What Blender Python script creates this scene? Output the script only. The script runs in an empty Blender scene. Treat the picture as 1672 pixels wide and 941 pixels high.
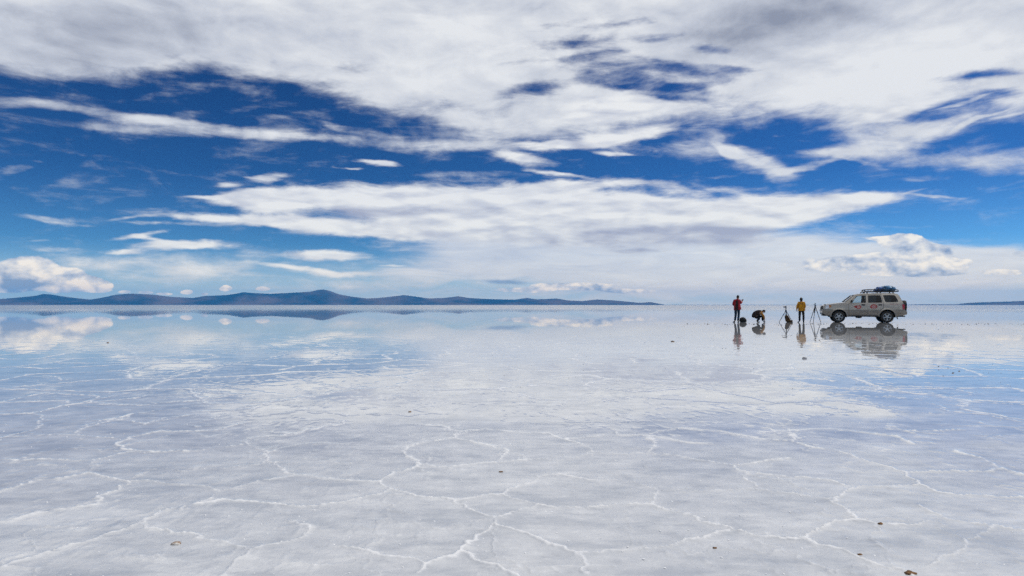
import bpy, bmesh, math, random
import numpy as np
from mathutils import Vector, Matrix
from mathutils.geometry import tessellate_polygon

random.seed(7)
rng = np.random.default_rng(7)
R = math.radians
scene = bpy.context.scene
COL = scene.collection

# ------------------------------------------------------------------ camera
W, H, FPX = 1672.0, 941.0, 1115.0
CAM_H = 1.17
PITCH = math.atan((498.0 - 470.5) / FPX)
cam_d = bpy.data.cameras.new('camera')
cam_d.sensor_width = 36.0
cam_d.lens = FPX / W * 36.0
cam_d.clip_start = 0.05
cam_d.clip_end = 60000.0
cam = bpy.data.objects.new('photo_viewpoint', cam_d)
cam.location = (0, 0, CAM_H)
cam.rotation_euler = (math.pi / 2 + PITCH, 0, 0)
COL.objects.link(cam)
scene.camera = cam


def ray(px, py):
    """direction of the photograph's pixel (world space, not normalised)"""
    a, b = (px - W / 2) / FPX, (H / 2 - py) / FPX
    c, s = math.cos(PITCH), math.sin(PITCH)
    return Vector((a, c - b * s, s + b * c))


def ground_at(px, py):
    d = ray(px, py)
    t = -CAM_H / d.z
    return Vector((d.x * t, d.y * t, 0.0))


def azel(px, py):
    d = ray(px, py)
    return (math.degrees(math.atan2(d.x, d.y)), math.degrees(math.atan2(d.z, math.hypot(d.x, d.y))))


# ------------------------------------------------------------------ node helpers
class NT:
    def __init__(self, tree):
        self.t = tree
        self.n = tree.nodes
        self.l = tree.links

    def put(self, sock, v):
        if v is None:
            return
        if isinstance(v, bpy.types.NodeSocket):
            self.l.new(v, sock)
        elif isinstance(v, (tuple, list)):
            if sock.type == 'RGBA' and len(v) == 3:
                v = (*v, 1.0)
            sock.default_value = v
        else:
            sock.default_value = v

    def math(self, op, a, b=None, c=None, clamp=False):
        n = self.n.new('ShaderNodeMath')
        n.operation = op
        n.use_clamp = clamp
        for i, v in enumerate((a, b, c)):
            self.put(n.inputs[i], v)
        return n.outputs[0]

    def vec(self, op, a, b=None, scale=None):
        n = self.n.new('ShaderNodeVectorMath')
        n.operation = op
        self.put(n.inputs[0], a)
        if b is not None:
            self.put(n.inputs[1], b)
        if scale is not None:
            self.put(n.inputs['Scale'], scale)
        return n.outputs[1] if op in ('LENGTH', 'DOT_PRODUCT', 'DISTANCE') else n.outputs[0]

    def noise(self, v, scale=1.0, detail=4.0, rough=0.55, dist=0.0, out=0, lac=2.0):
        n = self.n.new('ShaderNodeTexNoise')
        self.put(n.inputs['Vector'], v)
        n.inputs['Scale'].default_value = scale
        n.inputs['Detail'].default_value = detail
        n.inputs['Roughness'].default_value = rough
        n.inputs['Lacunarity'].default_value = lac
        n.inputs['Distortion'].default_value = dist
        return n.outputs[out]

    def maprange(self, v, a, b, c=0.0, d=1.0, kind='SMOOTHSTEP'):
        n = self.n.new('ShaderNodeMapRange')
        n.interpolation_type = kind
        n.clamp = (kind != 'SMOOTHSTEP')
        for i, x in enumerate((v, a, b, c, d)):
            self.put(n.inputs[i], x)
        return n.outputs[0]

    def mix(self, f, a, b, blend='MIX'):
        n = self.n.new('ShaderNodeMix')
        n.data_type = 'RGBA'
        n.blend_type = blend
        self.put(n.inputs[0], f)
        self.put(n.inputs[6], a)
        self.put(n.inputs[7], b)
        return n.outputs[2]

    def mapping(self, v, loc=(0, 0, 0), rot=(0, 0, 0), scale=(1, 1, 1), kind='POINT'):
        n = self.n.new('ShaderNodeMapping')
        n.vector_type = kind
        self.put(n.inputs['Vector'], v)
        if kind != 'VECTOR':
            n.inputs['Location'].default_value = loc
        n.inputs['Rotation'].default_value = rot
        n.inputs['Scale'].default_value = scale
        return n.outputs[0]

    def ramp(self, v, stops):
        n = self.n.new('ShaderNodeValToRGB')
        self.put(n.inputs[0], v)
        e = n.color_ramp.elements
        while len(e) < len(stops):
            e.new(0.5)
        for el, (p, c) in zip(e, stops):
            el.position = p
            el.color = (*c, 1.0) if len(c) == 3 else c
        return n.outputs[0]


# ------------------------------------------------------------------ the sky (world): clear blue air, high cloud sheet, lens clouds, cumulus
SUN_EL, SUN_AZ = 47.0, 78.0          # degrees, azimuth clockwise from +Y (into the picture)
world = bpy.data.worlds.new('World')
scene.world = world
world.use_nodes = True
wt = NT(world.node_tree)
for n in list(wt.n):
    wt.n.remove(n)
SKY_STRENGTH = 0.1
sky = wt.n.new('ShaderNodeTexSky')
sky.sky_type = 'NISHITA'
sky.sun_disc = False
sky.sun_elevation = R(SUN_EL)
sky.sun_rotation = R(SUN_AZ)
sky.altitude = 3650.0
sky.air_density = 1.0
sky.dust_density = 0.3
sky.ozone_density = 3.0

tc = wt.n.new('ShaderNodeTexCoord')
D = wt.vec('NORMALIZE', tc.outputs['Generated'])
sep = wt.n.new('ShaderNodeSeparateXYZ')
wt.l.new(D, sep.inputs[0])
dz = wt.math('MAXIMUM', sep.outputs[2], 0.0)
az = wt.math('DEGREES', wt.math('ARCTAN2', sep.outputs[0], sep.outputs[1]))
el = wt.math('DEGREES', wt.math('ARCSINE', dz))
cb = wt.n.new('ShaderNodeCombineXYZ')
wt.l.new(az, cb.inputs[0])
wt.l.new(el, cb.inputs[1])
P = cb.outputs[0]                      # (azimuth, elevation) in degrees
# coordinates on a high flat layer, so streaks foreshorten towards the horizon
inv = wt.math('DIVIDE', 1.0, wt.math('ADD', dz, 0.09))
Q = wt.vec('SCALE', D, scale=inv)

# small meandering of the outlines
wn1 = wt.noise(wt.mapping(P, scale=(0.09, 0.33, 1)), 1.0, 2.0, 0.5, out=1)
wn2 = wt.noise(wt.mapping(P, loc=(7, 3, 0), scale=(0.33, 0.95, 1)), 1.0, 3.0, 0.6, out=1)
warp = wt.vec('MULTIPLY', wt.vec('SUBTRACT', wn1, (0.5, 0.5, 0.5)), (3.6, 1.0, 0))
warp2 = wt.vec('MULTIPLY', wt.vec('SUBTRACT', wn2, (0.5, 0.5, 0.5)), (2.0, 0.6, 0))
PW = wt.vec('ADD', P, wt.vec('ADD', warp, warp2))


WARP_AZ, WARP_EL = 2.2, 0.65          # how far the meandering can carry an outline


def stroke(coord, cx, cy, rx, ry, rot=0.0, amp=1.0, inner=0.25, outer=1.25, box=None):
    """soft elliptical patch of cloud cover, laid out in azimuth and elevation; None if it cannot reach the given part of the sky"""
    a0, e0 = azel(cx, cy)
    a1, e1 = azel(cx + 4, cy)
    a2, e2 = azel(cx, cy - 4)
    sx = math.hypot(a1 - a0, e1 - e0) / 4
    sy = math.hypot(a2 - a0, e2 - e0) / 4
    t = R(rot) + math.atan2(e1 - e0, a1 - a0)
    c, s, ax, ay = math.cos(t), math.sin(t), rx * sx, ry * sy
    if box is not None:
        hx = outer * math.hypot(ax * c, ay * s) + WARP_AZ
        hy = outer * math.hypot(ax * s, ay * c) + WARP_EL
        if a0 + hx < box[0] or a0 - hx > box[1] or e0 + hy < box[2] or e0 - hy > box[3]:
            return None
    # only vector-math and math nodes: nodes that need a socket conversion are evaluated breadth-first and overflow the stack
    q = wt.vec('SUBTRACT', coord, (a0, e0, 0))
    u = wt.vec('DOT_PRODUCT', q, (c / ax, s / ax, 0))
    v = wt.vec('DOT_PRODUCT', q, (-s / ay, c / ay, 0))
    d = wt.math('SQRT', wt.math('MULTIPLY_ADD', v, v, wt.math('MULTIPLY', u, u)))
    return wt.maprange(d, outer, inner, 0.0, amp)


def cover(coord, strokes, start=None, **kw):
    acc = start
    for s in strokes:
        v = stroke(coord, *s, **kw)
        if v is not None:
            acc = v if acc is None else wt.math('ADD', acc, v)
    return acc


def val(x):
    n = wt.n.new('ShaderNodeValue')
    n.outputs[0].default_value = x
    return n.outputs[0]


def curve(v, pts, lo, hi, olo, ohi):
    """a 1-D profile: value at pts[i][0] is pts[i][1]"""
    n = wt.n.new('ShaderNodeFloatCurve')
    x = wt.maprange(v, lo, hi, 0.0, 1.0, 'LINEAR')
    wt.put(n.inputs['Value'], x)
    c = n.mapping.curves[0]
    q = [((p - lo) / (hi - lo), (y - olo) / (ohi - olo)) for p, y in pts]
    c.points[0].location = q[0]
    c.points[1].location = q[-1]
    for p in q[1:-1]:
        c.points.new(*p)
    n.mapping.update()
    return wt.maprange(n.outputs[0], 0, 1, olo, ohi, 'LINEAR')


K = 1.0 / SKY_STRENGTH


def srgb(r, g, b):
    f = lambda c: (c / 12.92 if c <= 0.04045 else ((c + 0.055) / 1.055) ** 2.4)
    return (f(r / 255), f(g / 255), f(b / 255))


def kc(r, g, b):
    return tuple(c * K for c in srgb(r, g, b))


def cloud_col(L, lo, mid, hi):
    a = wt.mix(wt.maprange(L, 0.0, 0.55, kind='LINEAR'), kc(*lo), kc(*mid))
    return wt.mix(wt.maprange(L, 0.55, 1.0, kind='LINEAR'), a, kc(*hi))


# lower edge of the high sheet
edge_px = [(0, 118), (120, 128), (260, 125), (330, 118), (420, 128), (520, 150), (600, 178), (700, 205), (830, 228), (960, 215),
           (1080, 200), (1180, 190), (1300, 196), (1420, 212), (1520, 212), (1600, 200), (1672, 190)]
edge = [(-180, 22), (-60, 19)] + [azel(*p) for p in edge_px] + [(60, 15), (180, 22)]
bnd = curve(az, edge, -180, 180, 0, 40)

# textures of the three kinds of cloud
f1 = wt.noise(wt.mapping(P, loc=(3.1, 1.7, 0), rot=(0, 0, R(-10)), scale=(0.20, 0.42, 1)), 1.0, 8.0, 0.60, 0.3)
f1o = wt.noise(wt.mapping(P, loc=(3.25, 1.95, 0), rot=(0, 0, R(-10)), scale=(0.20, 0.42, 1)), 1.0, 5.0, 0.55, 0.3)
fl = wt.noise(wt.mapping(P, loc=(2, 9, 0), rot=(0, 0, R(-6)), scale=(0.17, 0.95, 1)), 1.0, 7.0, 0.66, 0.6)   # wind-drawn streaks
flow = wt.noise(wt.mapping(P, loc=(8, 1, 0), rot=(0, 0, R(8)), scale=(0.07, 0.16, 1)), 1.0, 3.0, 0.5, 0.3)   # broad light and dark
f2 = wt.noise(wt.mapping(P, loc=(5, 2, 0), rot=(0, 0, R(4)), scale=(0.26, 1.0, 1)), 1.0, 7.0, 0.64, 0.4)
f2u = wt.noise(wt.mapping(P, loc=(5.12, 2.40, 0), rot=(0, 0, R(4)), scale=(0.26, 1.0, 1)), 1.0, 4.0, 0.6, 0.4)
f3 = wt.noise(wt.mapping(P, loc=(1, 4, 0), scale=(0.5, 0.85, 1)), 1.0, 6.0, 0.58, 0.3)
f3u = wt.noise(wt.mapping(P, loc=(1.14, 4.40, 0), scale=(0.5, 0.85, 1)), 1.0, 4.0, 0.55, 0.3)
vor = wt.n.new('ShaderNodeTexVoronoi')
vor.feature = 'F1'
wt.put(vor.inputs['Vector'], wt.vec('ADD', wt.mapping(P, scale=(1.15, 1.75, 1)), wt.vec('SCALE', wn2, scale=0.9)))
vor.inputs['Scale'].default_value = 1.0
vor.inputs['Detail'].default_value = 1.0
vor.inputs['Roughness'].default_value = 0.55
puff = wt.math('SUBTRACT', 0.62, vor.outputs['Distance'])      # round heads
PC = wt.vec('ADD', P, wt.vec('SCALE', warp2, scale=0.28))

HOLES = [
    (1020, 100, 190, 60, -6, .42), (560, 110, 90, 16, -10, .3), (1600, 165, 120, 50, 6, .3), (1330, 175, 120, 14, 6, .25), (760, 175, 110, 22, -6, .3),
    (400, 158, 185, 34, -6, 1.35), (330, 140, 110, 18, -4, .5), (90, 150, 170, 15, -3, .8), (255, 168, 110, 20, 0, .7), (600, 186, 58, 14, -4, 1.2), (520, 175, 60, 20, -20, .5),
    (690, 200, 70, 10, -5, .5), (745, 212, 50, 6, -5, .4),
    (880, 147, 85, 17, 4, .95), (1005, 120, 115, 22, -8, .8), (945, 72, 100, 13, 6, .62), (1075, 62, 70, 9, 10, .5), (905, 45, 60, 8, 8, .4), (1000, 45, 70, 7, 4, .35),
    (1085, 108, 140, 14, -10, .72), (1150, 82, 70, 11, -4, .66), (1060, 145, 120, 16, -6, .85), (1115, 168, 70, 9, -5, .55), (860, 102, 50, 8, 5, .5), (960, 95, 70, 8, 8, .5), (1190, 115, 50, 8, -8, .5),
    (1010, 165, 90, 8, 0, .4), (1150, 140, 60, 8, 5, .35), (1240, 105, 40, 6, 0, .3),
    (1600, 176, 110, 22, 8, .82), (1530, 186, 60, 15, 15, .6), (1620, 120, 70, 9, 3, .72), (1575, 130, 55, 7, 5, .5), (1650, 150, 50, 7, 0, .35), (1660, 215, 60, 12, 0, .4),
]
WISPS = [
    (1000, 112, 200, 62, 0, .46), (1600, 180, 120, 26, 8, .3), (1560, 438, 150, 12, 0, .4), (1640, 455, 120, 10, 0, .4),
    (60, 170, 140, 10, -4, .5), (200, 188, 150, 10, -9, .5), (330, 207, 170, 12, -8, .52), (460, 220, 180, 11, -2, .5), (560, 206, 70, 8, -14, .45), (150, 200, 190, 12, -6, .3), (260, 215, 160, 9, -6, .3),
    (690, 238, 180, 13, -2, .42), (620, 226, 160, 18, -4, .3), (430, 172, 100, 7, 10, .2), (330, 182, 100, 8, 8, .22), (420, 190, 90, 6, 2, .16), (240, 160, 90, 6, 4, .2), (520, 185, 50, 7, -10, .2),
    (1120, 250, 190, 24, -6, .34), (1160, 238, 80, 8, -4, .22), (1195, 243, 50, 12, -36, .5), (1238, 262, 66, 16, -24, .6), (1275, 288, 28, 24, 10, .6), (1312, 270, 46, 8, 24, .48), (1225, 275, 60, 12, -10, .25),
    (1390, 246, 130, 13, 3, .5), (1500, 260, 160, 18, -4, .52), (1640, 262, 120, 24, -3, .5), (1470, 216, 120, 22, 8, .45), (1420, 232, 100, 14, 12, .35), (1560, 287, 170, 9, 4, .36), (1340, 245, 80, 5, -2, .3),
    (1640, 304, 70, 5, 18, .28), (1490, 295, 30, 5, 0, .32), (1600, 196, 70, 4, 22, .42), (1590, 165, 60, 3, 18, .36), (1380, 262, 60, 5, -18, .3),
    (22, 280, 36, 8, 6, .6), (60, 268, 20, 2, -8, .3), (60, 352, 110, 7, -7, .45), (120, 365, 50, 4, -10, .4), (100, 406, 44, 5, -6, .42), (78, 391, 22, 2, 0, .35),
    (780, 286, 130, 6, 0, .34), (250, 428, 250, 22, 0, .5), (120, 430, 190, 10, 0, .35), (330, 447, 190, 14, 0, .45), (260, 462, 200, 8, 0, .25), (640, 462, 190, 16, 0, .5), (1640, 405, 110, 9, 8, .5), (1560, 392, 90, 6, 0, .34), (1480, 372, 60, 3, 0, .25),
    (1190, 288, 30, 3, 0, .32), (780, 240, 100, 8, 0, .3), (1520, 322, 60, 3, -8, .45), (1470, 318, 50, 3, 16, .4), (1610, 320, 90, 3, 14, .2),
]
BANK = [
    (425, 317, 100, 17, 4, .95), (600, 324, 210, 25, 0, 1.1), (790, 326, 210, 31, 0, 1.15), (960, 340, 210, 34, -2, 1.15), (1130, 346, 210, 32, 0, 1.1),
    (1300, 335, 160, 22, 2, 1.05), (1410, 326, 80, 10, 4, .7), (440, 340, 70, 14, 0, .9), (1210, 368, 140, 13, 5, .7), (720, 352, 170, 26, 0, .9), (880, 374, 240, 26, 0, .85), (1060, 384, 190, 16, 0, .65),
    (560, 372, 150, 18, -5, 1.1), (650, 380, 70, 9, -6, .7), (440, 362, 110, 11, 0, .8), (300, 350, 110, 9, -5, .72), (270, 364, 80, 5, -2, .4), (215, 354, 50, 4, 6, .45), (310, 404, 105, 10, 2, 1.0), (240, 385, 60, 7, 12, .55), (260, 393, 50, 6, -14, .5),
    (200, 414, 36, 5, 2, .8), (520, 419, 94, 10, -1, 1.05), (475, 436, 80, 5, -6, .75), (560, 447, 90, 7, -2, .8), (640, 436, 28, 2.5, 0, .6),
    (623, 264, 38, 6.5, -3, 1.1), (577, 272, 24, 3, 0, .6), (368, 296, 36, 6, 3, .75), (446, 288, 40, 7, 5, .85), (325, 317, 44, 4, 0, .6),
    (848, 262, 62, 12, -10, 1.1), (905, 286, 58, 5, -6, .9), (1000, 224, 110, 16, 8, 1.1), (900, 238, 100, 9, 2, .85), (1000, 252, 46, 6, -4, .8), (860, 215, 90, 12, 2, .4),
    (985, 180, 95, 21, 0, 1.0), (1040, 172, 45, 13, 0, .6), (920, 196, 110, 8, 2, .5), (1095, 172, 50, 9, -8, .5), (1140, 180, 60, 6, -4, .35), (1450, 186, 50, 12, 4, .75), (1535, 160, 130, 5, 14, .5), (1500, 198, 60, 4, -10, .4), (1655, 190, 50, 6, 18, .5), (1640, 165, 60, 5, 12, .35),
    (1085, 303, 140, 10, -3, .6), (930, 303, 60, 7, 0, .5), (1020, 300, 60, 5, 4, .3), (1040, 411, 50, 4, 0, .55), (1150, 412, 140, 3.4, 6, .5), (740, 393, 24, 2, 0, .4), (980, 398, 260, 20, 0, .42), (1210, 392, 170, 14, 0, .38), (830, 372, 160, 22, 0, .4),
]
VEIL = [
    (1500, 430, 210, 30, 0, .8), (1640, 422, 60, 22, 6, .6),    (840, 385, 240, 54, 0, 1.0), (1080, 400, 300, 54, 0, 1.0), (900, 430, 300, 36, 0, .7), (1080, 448, 280, 32, 0, .7), (1290, 420, 240, 40, 0, .8), (700, 448, 190, 24, 0, .45), (1450, 450, 280, 30, 0, .65), (1600, 440, 160, 40, 0, .5), (1250, 470, 300, 22, 0, .4), (980, 480, 300, 18, 0, .4),
]
CUM = [
    (42, 446, 66, 33, 8, 1.5), (100, 457, 68, 24, -4, 1.4), (155, 466, 36, 15, -6, 1.35), (20, 455, 60, 24, 0, .6), (12, 466, 40, 14, 0, 1.05),
    (203, 477, 14, 3.6, 0, 1.0), (238, 478, 16, 3.4, 0, .9), (306, 477, 12, 5, 0, 1.0), (334, 480, 9, 3.4, 0, .9), (369, 471, 13, 6.5, 0, 1.05), (428, 472, 16, 5, 0, .95), (268, 480, 20, 2.8, 0, .7),
    (1474, 395, 50, 17, 0, 1.25), (1440, 391, 50, 5, -4, .7), (1518, 410, 48, 15, 0, 1.15), (1470, 425, 115, 17, 0, .9), (1555, 432, 40, 13, 0, .9), (1390, 430, 120, 14, 0, .85), (1490, 446, 120, 9, 0, .85), (1350, 440, 60, 6, 0, .5),
    (1636, 445, 44, 6.5, 0, .95), (1665, 415, 30, 8, 0, .6), (905, 467, 56, 7.5, 0, .8), (960, 469, 66, 9, 0, .85), (1030, 476, 56, 6, 0, .7), (850, 474, 70, 6, 0, .65),
]
SHADE1 = [(1330, 12, 330, 66, 14, .55), (1180, 70, 190, 45, 20, .2), (150, 60, 280, 64, 0, .34), (420, 40, 260, 40, 0, .15), (80, 110, 160, 22, 0, .15),
          (1530, 80, 230, 45, 8, -.28), (820, 85, 200, 60, 0, -.15), (640, 130, 160, 40, 0, -.15), (1380, 150, 200, 35, 10, -.25)]
SHADE2 = [(640, 350, 200, 13, -2, .45), (880, 386, 330, 34, 0, .26), (1100, 376, 200, 14, 0, .15), (800, 340, 140, 9, 0, .22), (1120, 392, 260, 28, 0, .6), (430, 378, 130, 10, 0, .5), (600, 346, 130, 9, 0, .3), (1230, 378, 110, 9, 0, .35),
          (950, 246, 110, 7, 4, .4), (980, 198, 90, 9, 0, .35), (530, 429, 80, 5, 0, .4), (560, 397, 150, 6, -4, .45), (300, 376, 110, 8, 0, .4), (300, 417, 100, 5, 0, .35), (620, 270, 40, 3, 0, .25)]
SHADE3 = [(35, 466, 50, 13, 8, .8), (10, 456, 36, 18, 0, .4), (90, 476, 70, 5, 0, .45), (1480, 438, 90, 7, 0, .3), (1465, 404, 30, 5, 0, .25), (950, 478, 90, 5, 0, .3)]

# clear air: the Sky Texture, filtered as the photograph's polarised sky, paler towards the horizon
air = wt.mix(1.0, sky.outputs[0], wt.ramp(wt.maprange(el, 0.0, 20.0, kind='LINEAR'), [(0.0, (0.34, 0.64, 0.90)), (0.2, (0.29, 0.58, 0.81)), (0.52, (0.135, 0.37, 0.64)), (0.9, (0.10, 0.30, 0.58))]), 'MULTIPLY')
haze_f = wt.maprange(el, 0.2, 5.0, 0.95, 0.0)
haze_f = wt.math('MULTIPLY', haze_f, wt.maprange(wt.math('MULTIPLY_ADD', fl, 20.0, az), -38, 18, 0.72, 1.0))
hz_col = wt.mix(wt.maprange(wt.math('MULTIPLY_ADD', az, 0.004, fl), 0.3, 0.7), kc(182, 204, 226), kc(214, 220, 229))
air = wt.vec('SCALE', air, scale=wt.maprange(az, -20, 30, 0.98, 1.2))
air_h = wt.mix(haze_f, air, hz_col)
SHEET_Y = wt.math('SUBTRACT', wt.vec('DOT_PRODUCT', PW, (0, 1, 0)), bnd)
n1 = wt.math('ADD', wt.math('MULTIPLY', f1, 0.85), wt.math('MULTIPLY', fl, 0.55))        # about 0.70 on average
n1c = wt.math('SUBTRACT', n1, 0.70)
f2c = wt.math('MULTIPLY', wt.math('SUBTRACT', f2, 0.5), 1.45)
flc = wt.math('SUBTRACT', fl, 0.5)
f3c = wt.math('ADD', wt.math('MULTIPLY', wt.math('SUBTRACT', f3, 0.5), 1.1), wt.math('MULTIPLY', puff, 0.28))
f2s = wt.noise(wt.mapping(P, loc=(5, 2, 0), rot=(0, 0, R(4)), scale=(0.22, 0.85, 1)), 1.0, 2.6, 0.5, 0.4)
f2t = wt.noise(wt.mapping(P, loc=(5.14, 2.42, 0), rot=(0, 0, R(4)), scale=(0.22, 0.85, 1)), 1.0, 2.6, 0.5, 0.4)
rel1 = wt.math('MULTIPLY_ADD', wt.math('SUBTRACT', f1, f1o), 0.85, wt.math('MULTIPLY_ADD', n1c, 0.35, wt.math('MULTIPLY_ADD', wt.math('SUBTRACT', flow, 0.5), 0.9, 0.77)))
rel2 = wt.math('MULTIPLY_ADD', wt.math('SUBTRACT', f2s, f2t), 1.7, wt.math('MULTIPLY_ADD', wt.math('SUBTRACT', f2, f2u), 0.7, 0.86))
rel3 = wt.math('ADD', wt.math('MULTIPLY', wt.math('SUBTRACT', f3, f3u), 2.2), wt.math('MULTIPLY_ADD', puff, 0.45, 0.76))
relV = wt.math('MULTIPLY_ADD', flc, 1.2, wt.maprange(az, 0, 20, 0.52, 0.74))


# the sky stands behind the hazy air, which takes red light out of the low sky
LOW_BOOST = wt.ramp(wt.maprange(el, 0.0, 9.0, kind='LINEAR'), [(0.0, (1.82, 1.50, 1.10)), (0.13, (1.78, 1.48, 1.10)), (0.24, (1.42, 1.28, 1.06)), (0.45, (1.15, 1.12, 1.04)), (1.0, (1.0, 1.0, 1.0))])
SHARED = dict(air_h=air_h, PW=PW, P=P, PC=PC, SHEET_Y=SHEET_Y, n1c=n1c, f2c=f2c, flc=flc, f3c=f3c, rel1=rel1, rel2=rel2, rel3=rel3, relV=relV)


def sky_part(box, cumulus=False):
    """the clouds of one part of the sky (azimuth and elevation limits); neighbouring parts agree along their common edge"""
    global wt
    outer_t = wt
    grp = bpy.data.node_groups.new('sky_part', 'ShaderNodeTree')
    for nm, sk in SHARED.items():
        grp.interface.new_socket(nm, in_out='INPUT', socket_type={'VECTOR': 'NodeSocketVector', 'RGBA': 'NodeSocketColor'}.get(sk.type, 'NodeSocketFloat'))
    grp.interface.new_socket('Color', in_out='OUTPUT', socket_type='NodeSocketColor')
    wt = NT(grp)
    gi = wt.n.new('NodeGroupInput')
    I = {nm: gi.outputs[nm] for nm in SHARED}
    c = I['air_h']
    PW, P, PC = I['PW'], I['P'], I['PC']
    SHEET_Y, n1c, f2c, flc, f3c, rel1, rel2, rel3, relV = (I[q] for q in ('SHEET_Y', 'n1c', 'f2c', 'flc', 'f3c', 'rel1', 'rel2', 'rel3', 'relV'))
    k = dict(box=box)
    # high sheet with its holes, then wisps
    c1 = None
    if box[3] > 10:
        sheet = wt.maprange(SHEET_Y, -1.6, 2.2, 0.0, 1.5)
        h = cover(PW, HOLES, None, inner=0.0, outer=1.5, **k)
        c1 = sheet if h is None else wt.math('MAXIMUM', wt.math('MULTIPLY', wt.math('MULTIPLY_ADD', h, -0.95, 1.0), sheet), 0.0)
    c1 = cover(PW, WISPS, c1, **k)
    if c1 is not None:
        a1 = wt.maprange(wt.math('MULTIPLY_ADD', n1c, 2.3, c1), 0.02, 1.22, 0.0, 0.985)
        s1 = cover(PW, SHADE1, None, inner=0.0, outer=1.3, **k)
        l1 = rel1 if s1 is None else wt.math('SUBTRACT', rel1, s1)
        c = wt.mix(a1, c, cloud_col(l1, (146, 153, 171), (201, 206, 217), (234, 236, 239)))
    v = cover(PW, VEIL, None, inner=0.0, outer=1.35, **k)
    if v is not None:
        av = wt.maprange(wt.math('MULTIPLY_ADD', flc, 0.9, v), 0.12, 0.85, 0.0, 0.97)
        c = wt.mix(av, c, cloud_col(relV, (178, 188, 212), (208, 214, 227), (232, 235, 240)))
    b = cover(PW, BANK, None, inner=0.05, outer=1.4, **k)
    if b is not None:
        a2 = wt.maprange(wt.math('ADD', b, f2c), 0.14, 0.92, 0.0, 1.0)
        s2 = cover(P, SHADE2, None, inner=0.0, outer=1.3, **k)
        l2 = rel2 if s2 is None else wt.math('SUBTRACT', rel2, s2)
        c = wt.mix(a2, c, cloud_col(l2, (170, 176, 198), (210, 214, 224), (239, 240, 241)))
    if cumulus:
        c3 = cover(PC, CUM, None, inner=0.45, outer=1.15, **k)
        if c3 is not None:
            a3 = wt.maprange(wt.math('ADD', c3, f3c), 0.34, 0.66, 0.0, 1.0)
            s3 = cover(PC, SHADE3, None, inner=0.0, outer=1.3, **k)
            l3 = rel3 if s3 is None else wt.math('SUBTRACT', rel3, s3)
            c = wt.mix(a3, c, cloud_col(l3, (140, 160, 194), (206, 212, 225), (250, 246, 240)))
        dk = stroke(PW, 820, 459, 42, 4.5, -2, .75, box=box)
        if dk is not None:
            c = wt.mix(dk, c, kc(120, 146, 186))
    wt.l.new(c, wt.n.new('NodeGroupOutput').inputs[0])
    wt = outer_t
    gn = wt.n.new('ShaderNodeGroup')
    gn.node_tree = grp
    for nm, sk in SHARED.items():
        wt.l.new(sk, gn.inputs[nm])
    c = gn.outputs[0]
    if box[2] < 9:
        c = wt.mix(1.0, c, LOW_BOOST, 'MULTIPLY')
    n = wt.n.new('ShaderNodeBackground')
    n.inputs['Strength'].default_value = SKY_STRENGTH
    wt.put(n.inputs['Color'], c)
    return n.outputs[0]


def split(value, at, below, above):
    n = wt.n.new('ShaderNodeMixShader')
    wt.put(n.inputs[0], wt.math('GREATER_THAN', value, at))
    wt.l.new(below, n.inputs[1])
    wt.l.new(above, n.inputs[2])
    return n.outputs[0]


# the sky is put together from parts so that each direction only evaluates the clouds that can reach it
AZS = [-45, -20, -8, 4, 15, 26, 48]
ELS = [0, 4.5, 7.5, 10.5, 14, 30]


def row(e0, e1):
    parts = [sky_part((a, b, e0, e1), cumulus=e0 < 7) for a, b in zip(AZS, AZS[1:])]
    mid = 3
    left = split(az, AZS[1], parts[0], split(az, AZS[2], parts[1], parts[2]))
    right = split(az, AZS[4], parts[3], split(az, AZS[5], parts[4], parts[5]))
    return split(az, AZS[3], left, right)


rows = [row(a, b) for a, b in zip(ELS, ELS[1:])]
front = split(el, ELS[2], split(el, ELS[1], rows[0], rows[1]), split(el, ELS[3], rows[2], split(el, ELS[4], rows[3], rows[4])))
behind = sky_part((300, 310, 0, 90))
outside = wt.math('MAXIMUM', wt.math('GREATER_THAN', wt.math('ABSOLUTE', wt.math('SUBTRACT', az, 1.5)), 46.5), wt.math('GREATER_THAN', el, 30))
wo = wt.n.new('ShaderNodeOutputWorld')
wt.l.new(split(outside, 0.5, front, behind), wo.inputs['Surface'])
world.cycles.sampling_method = 'MANUAL'
world.cycles.sample_map_resolution = 512

sun_d = bpy.data.lights.new('sun', 'SUN')
sun_d.energy = 2.6
sun_d.angle = R(0.53)
sun_d.color = (1.0, 0.955, 0.89)
sun = bpy.data.objects.new('sun', sun_d)
sdir = Vector((math.sin(R(SUN_AZ)) * math.cos(R(SUN_EL)), math.cos(R(SUN_AZ)) * math.cos(R(SUN_EL)), math.sin(R(SUN_EL))))
sun.rotation_euler = sdir.to_track_quat('Z', 'Y').to_euler()
sun.location = (30, 0, 40)
COL.objects.link(sun)

scene.view_settings.view_transform = 'Standard'
scene.view_settings.look = 'None'
scene.view_settings.exposure = 0.0
scene.view_settings.gamma = 1.0
scene.view_settings.use_curve_mapping = False


# ------------------------------------------------------------------ object helpers
from mathutils import noise as mnoise


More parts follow.
